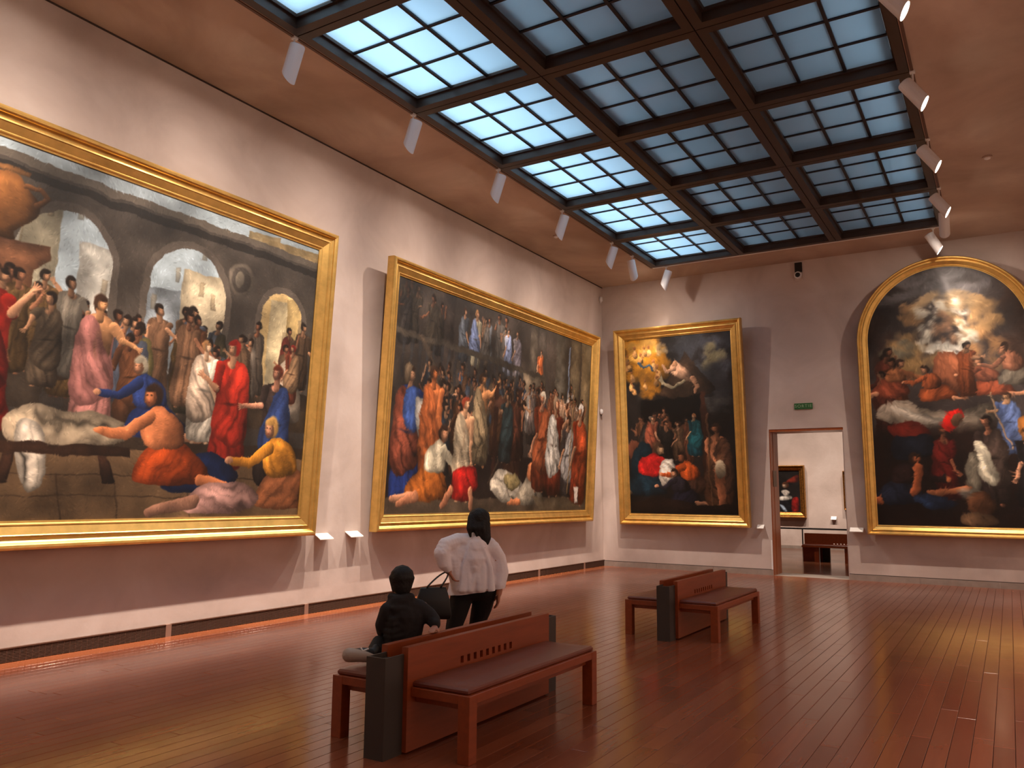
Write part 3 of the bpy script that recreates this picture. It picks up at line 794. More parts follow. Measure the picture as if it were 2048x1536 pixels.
    c.crowd(.88, 1.0, .72, .78, 3, .36, [(90, 50, 34), (46, 60, 62)], SK, .9)
    c.kneel(1.24, .97, .32, (150, 140, 122), (190, 120, 76), bare=True, skin=(200, 124, 78), face=1)
    c.stand(1.28, .90, .56, (120, 54, 28), (150, 80, 46), face=-1, skin=(190, 130, 96), hair=(180, 170, 150))
    c.stand(1.44, .92, .56, (110, 44, 24), (176, 170, 160), face=1, arm=[(1.2, .1), (2.0, .0)], hair=(120, 100, 80))
    c.rawpoly([(1.425, .5), (1.455, .5), (1.46, .78), (1.43, .78)], (200, 192, 178), fold=.1)
    c.stand(1.60, .93, .48, (70, 62, 60), (150, 146, 142), face=-1)
    c.stand(1.75, .97, .60, (140, 54, 26), (156, 66, 34), face=-1, hair=(190, 186, 180))
    c.rawpoly([(1.70, .86), (1.76, .86), (1.77, .96), (1.72, .96)], (190, 180, 170), fold=.3, freq=90)
    c.limb([(1.66, .3), (1.62, .9)], .005, (150, 120, 80))
    c.rawpoly([(1.2, .93), (1.6, .92), (1.8, .99), (1.3, 1.0)], (140, 120, 92), alpha=.7)
    return c

def paint_nocturne():
    A = .6222
    c = Canvas(A, 390, (30, 24, 20), 23)
    X, Y = c.X, c.Y
    c.I[:] = (np.array([34, 28, 26]) / 255)[None, None] * (1 + .5 * c.n1[..., None])
    # clouds: golden at left, slate at right
    c.cloud(.46, .14, .22, .18, (70, 72, 80), 26); c.cloud(.52, .13, .08, .08, (140, 130, 96), 14, .7); c.cloud(.5, .3, .14, .14, (58, 58, 62), 16)
    c.cloud(.10, .14, .16, .16, (206, 138, 30), 30, .9); c.cloud(.12, .07, .12, .07, (232, 176, 80), 14, .8); c.cloud(.14, .28, .12, .08, (170, 112, 30), 14, .7)
    c.cloud(.22, .07, .06, .05, (150, 130, 100), 8, .7); c.cloud(.03, .33, .06, .08, (46, 44, 46), 8)
    # a plain thatched gable
    c.rawpoly([(.2, .33), (.36, .10), (.53, .32), (.50, .345), (.3, .36)], (70, 52, 38), fold=.15, ang=.9, freq=90)
    c.rawpoly([(.44, .33), (.47, .33), (.48, .95), (.45, .95)], (80, 46, 30))
    c.rawpoly([(.08, .36), (.44, .34), (.44, .55), (.08, .58)], (16, 12, 10), alpha=.9, shade=0)
    # small pale birds and drifting ribbon
    c.limb([(.20, .2), (.23, .26), (.28, .29), (.34, .26), (.38, .23)], (.012, .006), (190, 174, 140))
    c.poly([(.27, .17), (.31, .15), (.35, .18), (.40, .22), (.42, .27), (.39, .27), (.34, .24), (.29, .22)], (200, 156, 124), shade=.6, nz=1)
    c.ell(.30, .165, .017, .02, (190, 140, 100)); c.limb([(.30, .19), (.25, .2), (.23, .17)], (.012, .007), (200, 152, 118)); c.limb([(.40, .25), (.42, .30), (.41, .33)], (.014, .008), (190, 140, 106))
    for k in range(16):
        x, y = c.rng.uniform(.01, .2), c.rng.uniform(.06, .3)
        c.poly([(x, y - .02), (x + .018, y - .01), (x + .022, y + .02), (x + .004, y + .03), (x - .014, y + .012)], (204, 150, 88), shade=.6, nz=1.2)
        c.ell(x + .004, y - .028, .009, .011, (170, 110, 60))
    c.limb([(.09, .14), (.12, .17), (.16, .16), (.17, .19)], .006, (70, 96, 120))
    c.rawpoly([(.47, .36), (.62, .36), (.62, .46), (.47, .44)], (64, 62, 60), alpha=.8, nz=1.2)
    # huddled company
    c.crowd(.06, .42, .62, .72, 10, .24, [(70, 46, 32), (96, 62, 40), (50, 44, 40), (110, 66, 44)], SK, .8)
    c.stand(.15, .68, .24, (110, 64, 46), (130, 70, 50), face=1, hair=(90, 80, 70)); c.stand(.40, .68, .24, (20, 72, 84), (24, 84, 92), face=-1, skin=(206, 160, 120), hair=(150, 100, 60))
    c.stand(.31, .70, .22, (96, 72, 52), face=-1); c.ell(.04, .64, .05, .06, (90, 52, 36)); c.ell(.05, .68, .02, .04, (140, 90, 60))
    c.poly([(.0, .9), (.02, .66), (.09, .58), (.15, .62), (.14, .8), (.08, .9)], (20, 40, 50), fold=.25, freq=60)
    c.kneel(.14, .90, .30, (22, 44, 56), (176, 30, 28), face=1, skin=(214, 172, 130), hair=(80, 56, 40))
    c.poly([(.18, .78), (.2, .7), (.27, .68), (.29, .75), (.25, .83), (.2, .85)], (180, 172, 160), fold=.35, ang=.9, freq=90)
    c.kneel(.36, .90, .24, (60, 40, 30), (176, 78, 28), face=-1, skin=(196, 120, 80)); c.kneel(.3, .95, .2, (30, 30, 44), (40, 36, 44), face=-1)
    c.stand(.525, .965, .47, (110, 70, 44), (92, 62, 44), face=-1, bare=True, skin=(196, 128, 88), arm=[(.8, .12), (.2, .25)])
    c.limb([(.53, .76), (.535, .9), (.53, .96)], (.03, .02), (180, 112, 74)); c.ell(.535, .75, .032, .05, (166, 150, 124))
    c.limb([(.475, .45), (.48, .95)], .006, (110, 76, 50))
    c.poly([(0, .93), (.2, .9), (.45, .96), (.6, .92), (.63, 1), (0, 1)], (50, 34, 26), alpha=.9)
    c.I *= 1.0 - .25 * np.clip((Y - .85) / .15, 0, 1)[..., None]
    return c

def paint_radiance():
    A = .5497
    c = Canvas(A, 420, (40, 34, 32), 31)
    X, Y = c.X, c.Y
    c.I[:] = (np.array([66, 58, 56]) / 255)[None, None] * (1 + .4 * c.n1[..., None])
    c.cloud(.28, .07, .24, .07, (120, 116, 118), 20, .7); c.cloud(.05, .27, .09, .12, (58, 44, 38), 12); c.cloud(.48, .25, .08, .16, (66, 50, 42), 12)
    c.cloud(.15, .18, .08, .06, (166, 128, 84), 10, .8); c.cloud(.16, .34, .12, .1, (168, 134, 84), 16, .8); c.cloud(.1, .32, .08, .06, (110, 104, 86), 10, .8)
    c.cloud(.38, .2, .1, .1, (184, 146, 96), 16, .8); c.cloud(.40, .33, .08, .1, (150, 112, 72), 12, .8); c.cloud(.29, .15, .12, .06, (190, 160, 116), 12, .8)
    # bright wreath of pale cloud at the centre
    for k in range(16):
        t = k / 16 * 6.283
        c.cloud(.28 + .075 * math.cos(t), .25 + .085 * math.sin(t), .05, .045, (206, 200, 182), 4, .75)
    c.cloud(.28, .24, .06, .07, (176, 132, 98), 10, .8); c.cloud(.28, .33, .1, .03, (206, 204, 192), 10, .9)
    c.poly([(.24, .34), (.32, .34), (.35, .44), (.31, .50), (.27, .46), (.22, .42)], (140, 84, 56), fold=.2, freq=60)
    # gathered figures below
    c.crowd(.0, .14, .56, .66, 4, .27, [(110, 56, 40), (60, 56, 66), (130, 70, 40)], SK, .75)
    c.kneel(.10, .50, .15, (120, 60, 40), (150, 96, 60), face=1); c.kneel(.22, .52, .14, (150, 76, 40), (160, 84, 46), face=-1); c.kneel(.41, .51, .15, (140, 70, 44), (120, 70, 50), face=-1); c.kneel(.49, .47, .15, (90, 84, 74), (120, 80, 60), face=-1)
    c.crowd(.30, .36, .50, .54, 1, .2, [(140, 74, 40), (110, 64, 44), (96, 84, 74), (160, 84, 50)], SK, .85)
    c.poly([(.0, .56), (.08, .50), (.2, .55), (.30, .58), (.42, .53), (.44, .60), (.34, .66), (.18, .62), (.06, .60)], (140, 128, 112), fold=.3, ang=.4, freq=50)
    c.poly([(.06, .52), (.16, .56), (.27, .60), (.26, .64), (.12, .58)], (176, 166, 150), fold=.25, ang=.5, freq=50)
    g = np.clip((Y - .60) / .06, 0, 1)[..., None]
    c.I = c.I * (1 - g) + g * (np.array([34, 22, 18]) / 255) * (1 + .5 * c.n1[..., None])
    c.stand(.47, .74, .25, (70, 88, 130), (84, 104, 150), face=-1, skin=(210, 160, 116), arm=[(.9, .1), (1.5, .12)]); c.poly([(.49, .6), (.53, .58), (.55, .72), (.51, .74)], (150, 96, 40), fold=.25, freq=70)
    c.limb([(.42, .5), (.47, .72)], .003, (170, 140, 110))
    c.poly([(.04, .62), (.16, .58), (.22, .66), (.12, .70)], (110, 34, 22), fold=.2); c.poly([(.06, .66), (.2, .64), (.24, .72), (.08, .76)], (26, 32, 44), fold=.2)
    c.stand(.25, .90, .28, (80, 22, 20), (100, 28, 22), face=1, skin=(150, 92, 64)); c.ell(.285, .60, .035, .05, (176, 26, 18), rot=.5); c.ell(.30, .60, .02, .03, (90, 64, 46))
    c.stand(.40, .92, .34, (56, 44, 40), (66, 54, 48), face=-1, skin=(196, 130, 96), hair=(30, 22, 18))
    c.poly([(.34, .68), (.375, .68), (.43, .82), (.40, .86), (.36, .80)], (188, 182, 160), fold=.3, freq=90, ang=1.1); c.poly([(.32, .72), (.36, .74), (.37, .86), (.32, .9)], (110, 104, 90), fold=.3, freq=80)
    c.stand(.525, .93, .30, (24, 20, 22), (30, 26, 28), face=-1, skin=(206, 150, 116), hair=(30, 22, 18))
    c.kneel(.12, .92, .2, (28, 34, 48), (40, 26, 24), face=1, skin=(176, 100, 60)); c.limb([(.16, .78), (.15, .86), (.14, .88)], (.016, .012), (176, 96, 56)); c.limb([(.2, .87), (.27, .86), (.32, .85)], (.016, .01), (170, 104, 66))
    c.poly([(.12, .89), (.22, .87), (.3, .92), (.2, .95)], (36, 54, 84), fold=.25, ang=.4); c.poly([(.30, .88), (.38, .86), (.42, .94), (.34, .97)], (96, 62, 40), fold=.1)
    c.poly([(.28, .97), (.34, .93), (.42, .97), (.4, 1.0), (.3, 1.0)], (110, 84, 60)); c.ell(.31, .87, .03, .03, (150, 146, 134), soft=.6, alpha=.6)
    return c

def paint_portrait():
    c = Canvas(.62, 110, (34, 28, 26), 41); c.brush = 0.35
    c.I *= (1 + .5 * c.n1[..., None])
    c.poly([(.3, .3), (.62, .06), (.62, .3)], (120, 40, 26)) ; c.poly([(.12, 1), (.2, .55), (.4, .5), (.5, 1)], (28, 28, 34), fold=.2)
    c.poly([(.24, .5), (.34, .45), (.44, .52), (.36, .68)], (206, 196, 184), fold=.2); c.poly([(.2, .62), (.46, .6), (.48, .7), (.22, .74)], (196, 190, 180), fold=.3)
    c.poly([(.46, .66), (.6, .62), (.6, 1), (.44, 1)], (150, 26, 22), fold=.2); c.poly([(.2, .8), (.3, .84), (.38, 1), (.3, 1)], (150, 170, 190), fold=.2)
    c.head(.34, .36, .07, (216, 176, 146), (90, 50, 30), -1)
    return c

# ---------------------------------------------------------------- framed paintings
PROFILE = [(0, -0.15), (0, -0.035), (0.008, -0.012), (0.026, 0.0), (0.048, -0.004), (0.062, -0.022), (0.066, -0.036), (0.082, -0.052),
           (0.104, -0.056), (0.112, -0.046), (0.126, -0.044), (0.134, -0.052), (0.205, -0.086), (0.212, -0.082), (0.222, -0.084), (0.232, -0.098), (0.25, -0.102), (0.25, -0.125)]

def mitred(path, k):
    n = len(path)
    p, a, b = Vector(path[k]), Vector(path[k - 1]), Vector(path[(k + 1) % n])
    e1, e2 = (p - a).normalized(), (b - p).normalized()
    n1, n2 = Vector((-e1.y, e1.x)), Vector((-e2.y, e2.x))
    return (n1 + n2) / (1 + n1.dot(n2))

def frame_rails(root, path, parts, scale, mat, prof=PROFILE, depth=1.0):
    for name, ids in parts:
        mb = MB(); np_ = len(prof); vs = []
        for k in ids:
            p = Vector(path[k % len(path)]); m = mitred(path, k % len(path))
            for u, w in prof:
                q = p + m * u * scale
                vs.append((q.x, q.y, w * depth))
        fs = []
        for i in range(len(ids) - 1):
            for j in range(np_ - 1):
                fs.append((i * np_ + j, (i + 1) * np_ + j, (i + 1) * np_ + j + 1, i * np_ + j + 1))
            fs.append((i * np_ + np_ - 1, (i + 1) * np_ + np_ - 1, (i + 1) * np_, i * np_))
        fs.append(tuple(range(np_))[::-1]); fs.append(tuple((len(ids) - 1) * np_ + j for j in range(np_)))
        mb.add(vs, fs)
        o = mb.build(name, mat, root)

def painting_root(name, origin, u, v):
    u, v = Vector(u).normalized(), Vector(v).normalized()
    w = u.cross(v)
    mw = Matrix(((u.x, v.x, w.x, origin[0]), (u.y, v.y, w.y, origin[1]), (u.z, v.z, w.z, origin[2]), (0, 0, 0, 1)))
    return empty(name, mat=mw)

def rect_painting(name, origin, u, v, W, H, fw, canvas, label, mat='gold'):
    r = painting_root(name, origin, u, v)
    tag(r, label, 'painting', 'framed paintings in the gallery')
    path = [(-W / 2, 0), (W / 2, 0), (W / 2, H), (-W / 2, H)]
    frame_rails(r, path, [('frame_rail', (0, 1)), ('frame_rail', (1, 2)), ('frame_rail', (2, 3)), ('frame_rail', (3, 4))], fw / 0.25, M[mat])
    e = fw - 0.012
    o = canvas_object('canvas', canvas, W - 2 * e, H - 2 * e, r, -0.112, M['paint'])
    o.location.y = e
    box('backing_board', -W / 2 + 0.03, W / 2 - 0.03, 0.03, H - 0.03, -0.128, -0.118, M['backing'], r)
    t = abs(v[0]) if abs(v[0]) > abs(v[1]) else abs(v[1]); tn = t / v[2]; off = origin[0] if u[1] else (R2Y if origin[1] > 1 else 0) - origin[1]
    for vv in (0.45, H - 0.5):
        for uu in (-W / 3, W / 3):
            box('hanging_bracket', uu - 0.04, uu + 0.04, vv - 0.03, vv + 0.03, -(off + tn * vv), -0.126, M['steel'], r)
    return r

rect_painting('framed_painting', (0.2, -9.454 - 3.3, 1.04), (0, 1, 0), (0.214, 0, 4.119), 6.6, 4.125, 0.27, paint_arcade(),
              'largest gilt-framed painting, figures before a dark stone arcade, nearest on the left wall')
rect_painting('framed_painting', (0.2, (-8.236 - 0.921) / 2, 1.041), (0, 1, 0), (0.205, 0, 4.161), 7.315, 4.166, 0.25, paint_assembly(),
              'gilt-framed painting of a crowded dark hall, on the left wall by the corner')
rect_painting('framed_painting', ((0.495 + 3.459) / 2, -0.2, 0.963), (1, 0, 0), (0, -0.296, 4.452), 2.964, 4.46, 0.25, paint_nocturne(),
              'upright gilt-framed night painting with golden clouds, left of the doorway')

# arched altarpiece right of the doorway
AW, ASP = 1.55, 3.76
ar = painting_root('arched_painting', (7.285, -0.2, 0.9), (1, 0, 0), (0, -0.25, 5.3))
tag(ar, 'round-topped gilt-framed painting with a glowing sky, right of the doorway', 'painting', 'framed paintings in the gallery')
path = [(-AW, 0), (AW, 0)] + [(AW * math.cos(t), ASP + AW * math.sin(t)) for t in np.linspace(0, math.pi, 49)]
frame_rails(ar, path, [('frame_rail', (0, 1)), ('frame_rail', (1, 2)), ('frame_arch', tuple(range(2, 51))), ('frame_rail', (50, 51))], 0.19 / 0.25, M['gold'])
ai = AW - 0.175
cv = paint_radiance()
o = canvas_object('canvas', cv, 2 * ai, ASP + ai - 0.175, ar, -0.112, M['paint'],
                  clip=lambda x, y: (y < ASP - 0.175) | (np.hypot(x, y - (ASP - 0.175)) < ai))
o.location.y = 0.175
bk = MB()
outl = [(-AW + .03, .03), (AW - .03, .03)] + [((AW - .03) * math.cos(t), ASP + (AW - .03) * math.sin(t)) for t in np.linspace(0, math.pi, 33)]
n = len(outl)
bk.add([(x, y, -0.128) for x, y in outl] + [(x, y, -0.118) for x, y in outl], [tuple(range(n))[::-1], tuple(range(n, 2 * n))] + [(k, (k + 1) % n, n + (k + 1) % n, n + k) for k in range(n)])
bk.build('backing_board', M['backing'], ar)

# paintings seen through the doorway
rect_painting('framed_portrait', (1.95, R2Y - 0.15, 0.97), (1, 0, 0), (0, -0.03, 1), 1.32, 1.66, 0.17, paint_portrait(),
              'small portrait in a carved antique gilt frame, seen through the doorway', 'gold_dark')
c2 = Canvas(.62, 60, (60, 44, 34), 43); c2.I *= (1 + .6 * c2.n1[..., None])
rect_painting('framed_picture', (4.33, R2Y - 0.15, 1.24), (1, 0, 0), (0, -0.03, 1), 1.16, 1.2, 0.12, c2,
              'sliver of a carved gilt frame at the right edge of the doorway', 'gold_dark')

# ================================================================ benches
def cushion(x0, x1, y0, y1, z0, z1):
    nx, ny = 7, 15
    mb = MB(); vs, fs = [], []
    for j in range(ny):
        for i in range(nx):
            u, v = i / (nx - 1), j / (ny - 1)
            e = min(u * (x1 - x0), (1 - u) * (x1 - x0), v * (y1 - y0), (1 - v) * (y1 - y0))
            vs.append((x0 + (x1 - x0) * u, y0 + (y1 - y0) * v, z1 + 0.010 * min(1, e / 0.12) + 0.002 * math.sin(9 * v + 4 * u)))
    for j in range(ny - 1):
        for i in range(nx - 1):
            a = j * nx + i
            fs.append((a, a + 1, a + nx + 1, a + nx))
    ring = [i for i in range(nx)] + [j * nx + nx - 1 for j in range(1, ny)] + [(ny - 1) * nx + i for i in range(nx - 2, -1, -1)] + [j * nx for j in range(ny - 2, 0, -1)]
    base = len(vs)
    cx, cy = (x0 + x1) / 2, (y0 + y1) / 2
    out = []
    for k, (gx, z) in enumerate(((0.010, z1 - 0.012), (0.010, z0 + 0.012), (0.0, z0))):
        for r_ in ring:
            x, y, _ = vs[r_]
            out.append((x + gx * (1 if x > cx + .01 and x == x1 else -1 if x == x0 else 0), y + gx * (1 if y == y1 else -1 if y == y0 else 0), z))
    m = len(ring)
    vs += out
    for i in range(m):
        fs.append((ring[(i + 1) % m], ring[i], base + i, base + (i + 1) % m))
        for k in range(2):
            fs.append((base + k * m + (i + 1) % m, base + k * m + i, base + (k + 1) * m + i, base + (k + 1) * m + (i + 1) % m))
    fs.append(tuple(base + 2 * m + i for i in range(m)))
    return mb.add(vs, fs)

def bench(loc, label, rot=0):
    r = empty('museum_bench', loc); r.rotation_euler.z = rot
    tag(r, label, 'bench', 'double-sided museum benches')
    HL = 0.885
    for s in (-1, 1):
        xo, xi = 0.555 * s, 0.110 * s
        X = lambda a, b: (min(a, b), max(a, b))
        for t in (-1, 1):
            y0, y1 = sorted((HL * t, (HL - 0.085) * t))
            x0, x1 = X(xo, xo - 0.085 * s)
            box('leg', x0, x1, y0, y1, 0, 0.396, M['bench_wood'], r, 0.003)
        fr = MB()
        x0, x1 = X(xo - 0.001 * s, xo - 0.05 * s); fr.box(x0, x1, -HL + .085, HL - .085, 0.342, 0.396)
        for t in (-1, 1):
            y0, y1 = sorted(((HL - .001) * t, (HL - 0.05) * t)); a, b_ = X(xo - .085 * s, xi); fr.box(a, b_, y0, y1, 0.342, 0.396)
        fr.build('seat_frame', M['bench_wood'], r, bevel=0.003)
        un = MB()
        a, b_ = X(xo - .052 * s, xo - .075 * s); un.box(a, b_, -HL + .085, HL - .085, 0.30, 0.385)
        for t in (-1, 1):
            y0, y1 = sorted(((HL - .052) * t, (HL - .075) * t)); a, b_ = X(xo - .085 * s, xi); un.box(a, b_, y0, y1, 0.30, 0.385)
        un.build('under_rail', M['bench_wood'], r)
        a, b_ = X(xo - .05 * s, xi); box('seat_board', a, b_, -HL + .05, HL - .05, 0.365, 0.39, M['bench_wood'], r)
        a, b_ = X(xo - .034 * s, xi + 0.006 * s)
        cushion(a, b_, -HL + .03, HL - .03, 0.394, 0.432).build('cushion', M['leather'], r, smooth=False)
        # back panel with a row of nine slots
        a, b_ = X(0.058 * s, 0.108 * s)
        p = MB(); p.box(a, b_, -0.92, 0.92, 0.012, 0.452); p.box(a, b_, -0.92, 0.92, 0.50, 0.642)
        ys = [-0.34 + 0.08 * k for k in range(9)]
        prev = -0.92
        for y in ys:
            p.box(a, b_, prev, y, 0.452, 0.50); prev = y + 0.036
        p.box(a, b_, prev, 0.92, 0.452, 0.50)
        p.build('back_panel', M['bench_wood'], r)
    # steel spine standing proud at both ends, open at the top
    sp = MB(); sp.box(-0.057, 0.057, -0.92, 0.92, 0, 0.44)
    for t in (-1, 1):
        y0, y1 = sorted((0.921 * t, 1.10 * t))
        a, b_ = sorted((1.10 * t, 1.088 * t)); sp.box(-0.076, 0.076, a, b_, 0, 0.60)
        y0, y1 = sorted((0.921 * t, 1.0885 * t))
        sp.box(-0.0758, -0.064, y0, y1, 0, 0.60); sp.box(0.064, 0.0758, y0, y1, 0, 0.60); sp.box(-0.0641, 0.0641, y0, y1, 0.001, 0.57)
    sp.build('spine', M['steel'], r)
    return r

bench((4.745, -12.40, 0), 'nearest wooden bench with brown leather seats, a child sitting on it')
bench((4.745, -7.52, 0), 'empty wooden bench with brown leather seats in the middle of the hall')

def far_bench():
    r = empty('museum_bench', (4.35, 4.25, 0))
    tag(r, 'reddish wooden bench standing in the next room, seen through the doorway', 'bench', 'double-sided museum benches')
    w = M['bench_wood']
    b = MB(); b.box(-0.80, 0.92, 0.36, 0.41, 0.46, 0.70); b.box(-0.80, 0.92, 0.36, 0.41, 0.36, 0.42)
    prev = -0.80
    for k in range(9):
        x = -0.10 + k * 0.08; b.box(prev, x, 0.36, 0.41, 0.42, 0.46); prev = x + 0.036
    b.box(prev, 0.92, 0.36, 0.41, 0.42, 0.46); b.box(-0.80, -0.50, 0.36, 0.41, 0, 0.36)
    b.build('back_panel', w, r)
    box('leg', -0.50, -0.39, 0.0, 0.10, 0, 0.39, w, r); box('leg', 0.22, 0.33, 0.0, 0.10, 0, 0.39, w, r)
    box('leg', -0.50, -0.39, 0.7, 0.80, 0, 0.39, w, r); box('leg', 0.22, 0.33, 0.7, 0.80, 0, 0.39, w, r)
    box('spine', -0.38, -0.20, 0.42, 0.50, 0, 0.40, M['steel'], r)
    box('seat_frame', -0.80, 0.92, -0.02, 0.36, 0.36, 0.405, w, r, 0.004)
    cushion(-0.78, 0.90, 0.0, 0.355, 0.405, 0.43).build('cushion', M['leather'], r)
    box('seat_frame', -0.80, 0.92, 0.41, 0.82, 0.36, 0.405, w, r, 0.004)
    box('plinth', -0.80, -0.52, 0.14, 0.36, 0, 0.36, w, r)
far_bench()

# ================================================================ spotlights on the skylight edge
_wash = {}
def wash_lamp(power):
    """wall-washer optic: most of the light goes down to the foot of the wall, less to its top"""
    if power in _wash: return _wash[power]
    ld = bpy.data.lights.new('spot_lamp', 'SPOT')
    ld.energy = power; ld.color = LAMP_COL
    ld.spot_size = math.radians(172); ld.spot_blend = 0.12; ld.shadow_soft_size = 0.035
    ld.use_nodes = True
    N, L = ld.node_tree.nodes, ld.node_tree.links
    em = N['Emission']
    tc = N.new('ShaderNodeTexCoord'); sp = N.new('ShaderNodeSeparateXYZ'); L.new(tc.outputs['Normal'], sp.inputs[0])
    ng = N.new('ShaderNodeMath'); ng.operation = 'MULTIPLY'; ng.inputs[1].default_value = -1; L.new(sp.outputs['Z'], ng.inputs[0])
    an = N.new('ShaderNodeMath'); an.operation = 'ARCTAN2'; L.new(sp.outputs['Y'], an.inputs[0]); L.new(ng.outputs[0], an.inputs[1])
    mr = N.new('ShaderNodeMapRange'); mr.inputs['From Min'].default_value = math.radians(-90); mr.inputs['From Max'].default_value = math.radians(90)
    L.new(an.outputs[0], mr.inputs['Value'])
    cv_ = N.new('ShaderNodeFloatCurve'); c_ = cv_.mapping.curves[0]
    pts = [(-90, 0.01), (-45, 0.02), (-20, 0.06), (-7, 0.28), (0, 1.0), (6, 0.66), (13, 0.40), (22, 0.235), (40, 0.095), (57, 0.050), (68, 0.03), (80, 0.012), (90, 0.0)]
    c_.points[0].location = ((pts[0][0] + 90) / 180, pts[0][1]); c_.points[1].location = (1.0, 0.0)
    for a, v in pts[1:-1]: c_.points.new((a + 90) / 180, v)
    for p_ in c_.points: p_.handle_type = 'VECTOR'
    cv_.mapping.update()
    L.new(mr.outputs[0], cv_.inputs['Value'])
    # narrower along the wall than across it
    x2 = N.new('ShaderNodeMath'); x2.operation = 'MULTIPLY'; L.new(sp.outputs['X'], x2.inputs[0]); L.new(sp.outputs['X'], x2.inputs[1])
    o1 = N.new('ShaderNodeMath'); o1.operation = 'SUBTRACT'; o1.inputs[0].default_value = 1.0; L.new(x2.outputs[0], o1.inputs[1])
    pw_ = N.new('ShaderNodeMath'); pw_.operation = 'POWER'; pw_.inputs[1].default_value = 2.2; L.new(o1.outputs[0], pw_.inputs[0])
    ml = N.new('ShaderNodeMath'); ml.operation = 'MULTIPLY'; L.new(cv_.outputs[0], ml.inputs[0]); L.new(pw_.outputs[0], ml.inputs[1])
    L.new(ml.outputs[0], em.inputs['Strength'])
    _wash[power] = ld
    return ld

def spotlight(x, y, d, wall, label, power=1.0, aim=None, size=130, blend=1.0, lamp=True, z=HC, group='white spotlights along the skylight'):
    r = empty('spotlight', (x, y, z)); tag(r, label, 'spotlight', group)
    d = Vector(d).normalized(); wall = Vector(wall).normalized()
    box('track_adapter', -0.03, 0.03, -0.03, 0.03, -0.03, 0.0, M['white'], r, 0.004)
    side = d.cross(Vector((0, 0, 1))).normalized()
    top = Vector((0, 0, -0.10)) + side * 0.0
    MB().tube([(0, 0, -0.03), (0, 0, -0.20)], 0.011, 10).build('stem', M['white'], r)
    ax0 = Vector((0, 0, -0.27)) - d * 0.17
    if ax0.z > -0.05: ax0.z = -0.05
    e1 = (wall - d * wall.dot(d)).normalized(); e2 = d.cross(e1)
    n = 28; R = 0.084; Ln = 0.37; cut = 0.07 if wall.x < 0.5 else 0.042
    vs, fs = [], []
    def ring(rad, off, oblique):
        for k in range(n):
            t = 2 * math.pi * k / n
            l = off - (cut * math.cos(t) if oblique else 0)
            vs.append(ax0 + d * l + (e1 * math.cos(t) + e2 * math.sin(t)) * rad)
    ring(R * 0.9, 0.0, False); ring(R, 0.012, False); ring(R, Ln, True); ring(R - 0.006, Ln, True); ring(R - 0.006, Ln - 0.03, True)
    for i in range(4):
        for k in range(n):
            fs.append((i * n + k, i * n + (k + 1) % n, (i + 1) * n + (k + 1) % n, (i + 1) * n + k))
    fs.append(tuple(range(n))[::-1])
    MB().add(vs, fs).build('housing', M['white'], r)
    lv = [ax0 + d * (Ln - 0.022 - cut * math.cos(2 * math.pi * k / n)) + (e1 * math.cos(2 * math.pi * k / n) + e2 * math.sin(2 * math.pi * k / n)) * (R - 0.008) for k in range(n)]
    MB().add(lv, [tuple(range(n))]).build('lens', M['lens'], r)
    if lamp:
        ld = wash_lamp(LAMP_W * power)
        lo = bpy.data.objects.new('spot_lamp', ld); COL.objects.link(lo); lo.parent = r
        lo.location = ax0 + d * (Ln + 0.03) + wall * 0.03
        q = Vector(aim) - (Vector((x, y, z)) + lo.location) if aim else d
        lo.rotation_euler = q.to_track_quat('-Z', 'Y').to_euler()
    return r

ORD = ['first', 'second', 'third', 'fourth', 'fifth', 'sixth', 'seventh', 'eighth', 'ninth']
for k in range(8):
    y = SKY0 - SKP * (k + 1) + 0.0
    spotlight(SKX[0] - 0.03, y, (-0.34, 0, -0.94), (-1, 0, 0), 'white spotlight angled at the left wall, %s of its row from the far corner' % ORD[k],
              aim=(0.0, y, 0.3))
    spotlight(SKX[3] + 0.03, y, (0.55, 0, -0.84), (1, 0, 0), 'white spotlight with lit lens on the right skylight edge, %s from the far wall' % ORD[k],
              aim=(RW, y, 0.3), power=0.8)
spotlight(SKX[0] - 0.03, -2.12, (0.05, 0.36, -0.93), (0, 1, 0), 'white spotlight turned to the far wall, at the left skylight edge', aim=(2.0, 0, 0.5), power=0.85, size=120)
spotlight(2.02, SKY0 + 0.03, (-0.36, 0.05, -0.93), (-1, 0, 0), 'cream spotlight hanging from the far skylight edge, near the left corner', aim=(0, -1.2, 0.6), power=0.45)
spotlight(SKX[3] + 0.03, -2.12, (-0.03, 0.36, -0.93), (0, 1, 0), 'white spotlight turned to the arched painting, half behind a lit one', aim=(7.1, 0, 0.6), power=0.8, size=120)
spotlight(7.24, SKY0 + 0.03, (0.46, 0.12, -0.88), (1, 0, 0), 'bright spotlight above the arched painting, hanging from the far skylight edge', aim=(RW, -0.5, 0.6), power=0.5)
# lighting track along the edges
for k, (x0, x1, y0, y1) in enumerate([(SKX[0] - 0.045, SKX[0] - 0.012, SKY1, SKY0), (SKX[3] + 0.012, SKX[3] + 0.045, SKY1, SKY0), (SKX[0], SKX[3], SKY0 + 0.012, SKY0 + 0.045)]):
    struct(box('trim_%d' % (k + 2), x0, x1, y0, y1, HC - 0.012, HC, M['white'] if k == 2 else M['grille']))
# unseen spotlights added to brighten the next room
for k, x in enumerate((1.6, 3.4, 5.2)):
    spotlight(x, 6.6, (0, 0.4, -0.9), (0, 1, 0), 'unseen spotlight added to brighten the next room, %s from the left' % ORD[k], aim=(x, R2Y, 0.6), power=0.85, z=HC + 0.35, group='added spotlights brightening the next room')
spotlight(4.6, 3.0, (0, 0.1, -0.99), (0, 1, 0), 'unseen spotlight added above the bench to brighten the next room', aim=(4.6, 4.0, 0), power=0.6, z=HC + 0.35, group='added spotlights brightening the next room')

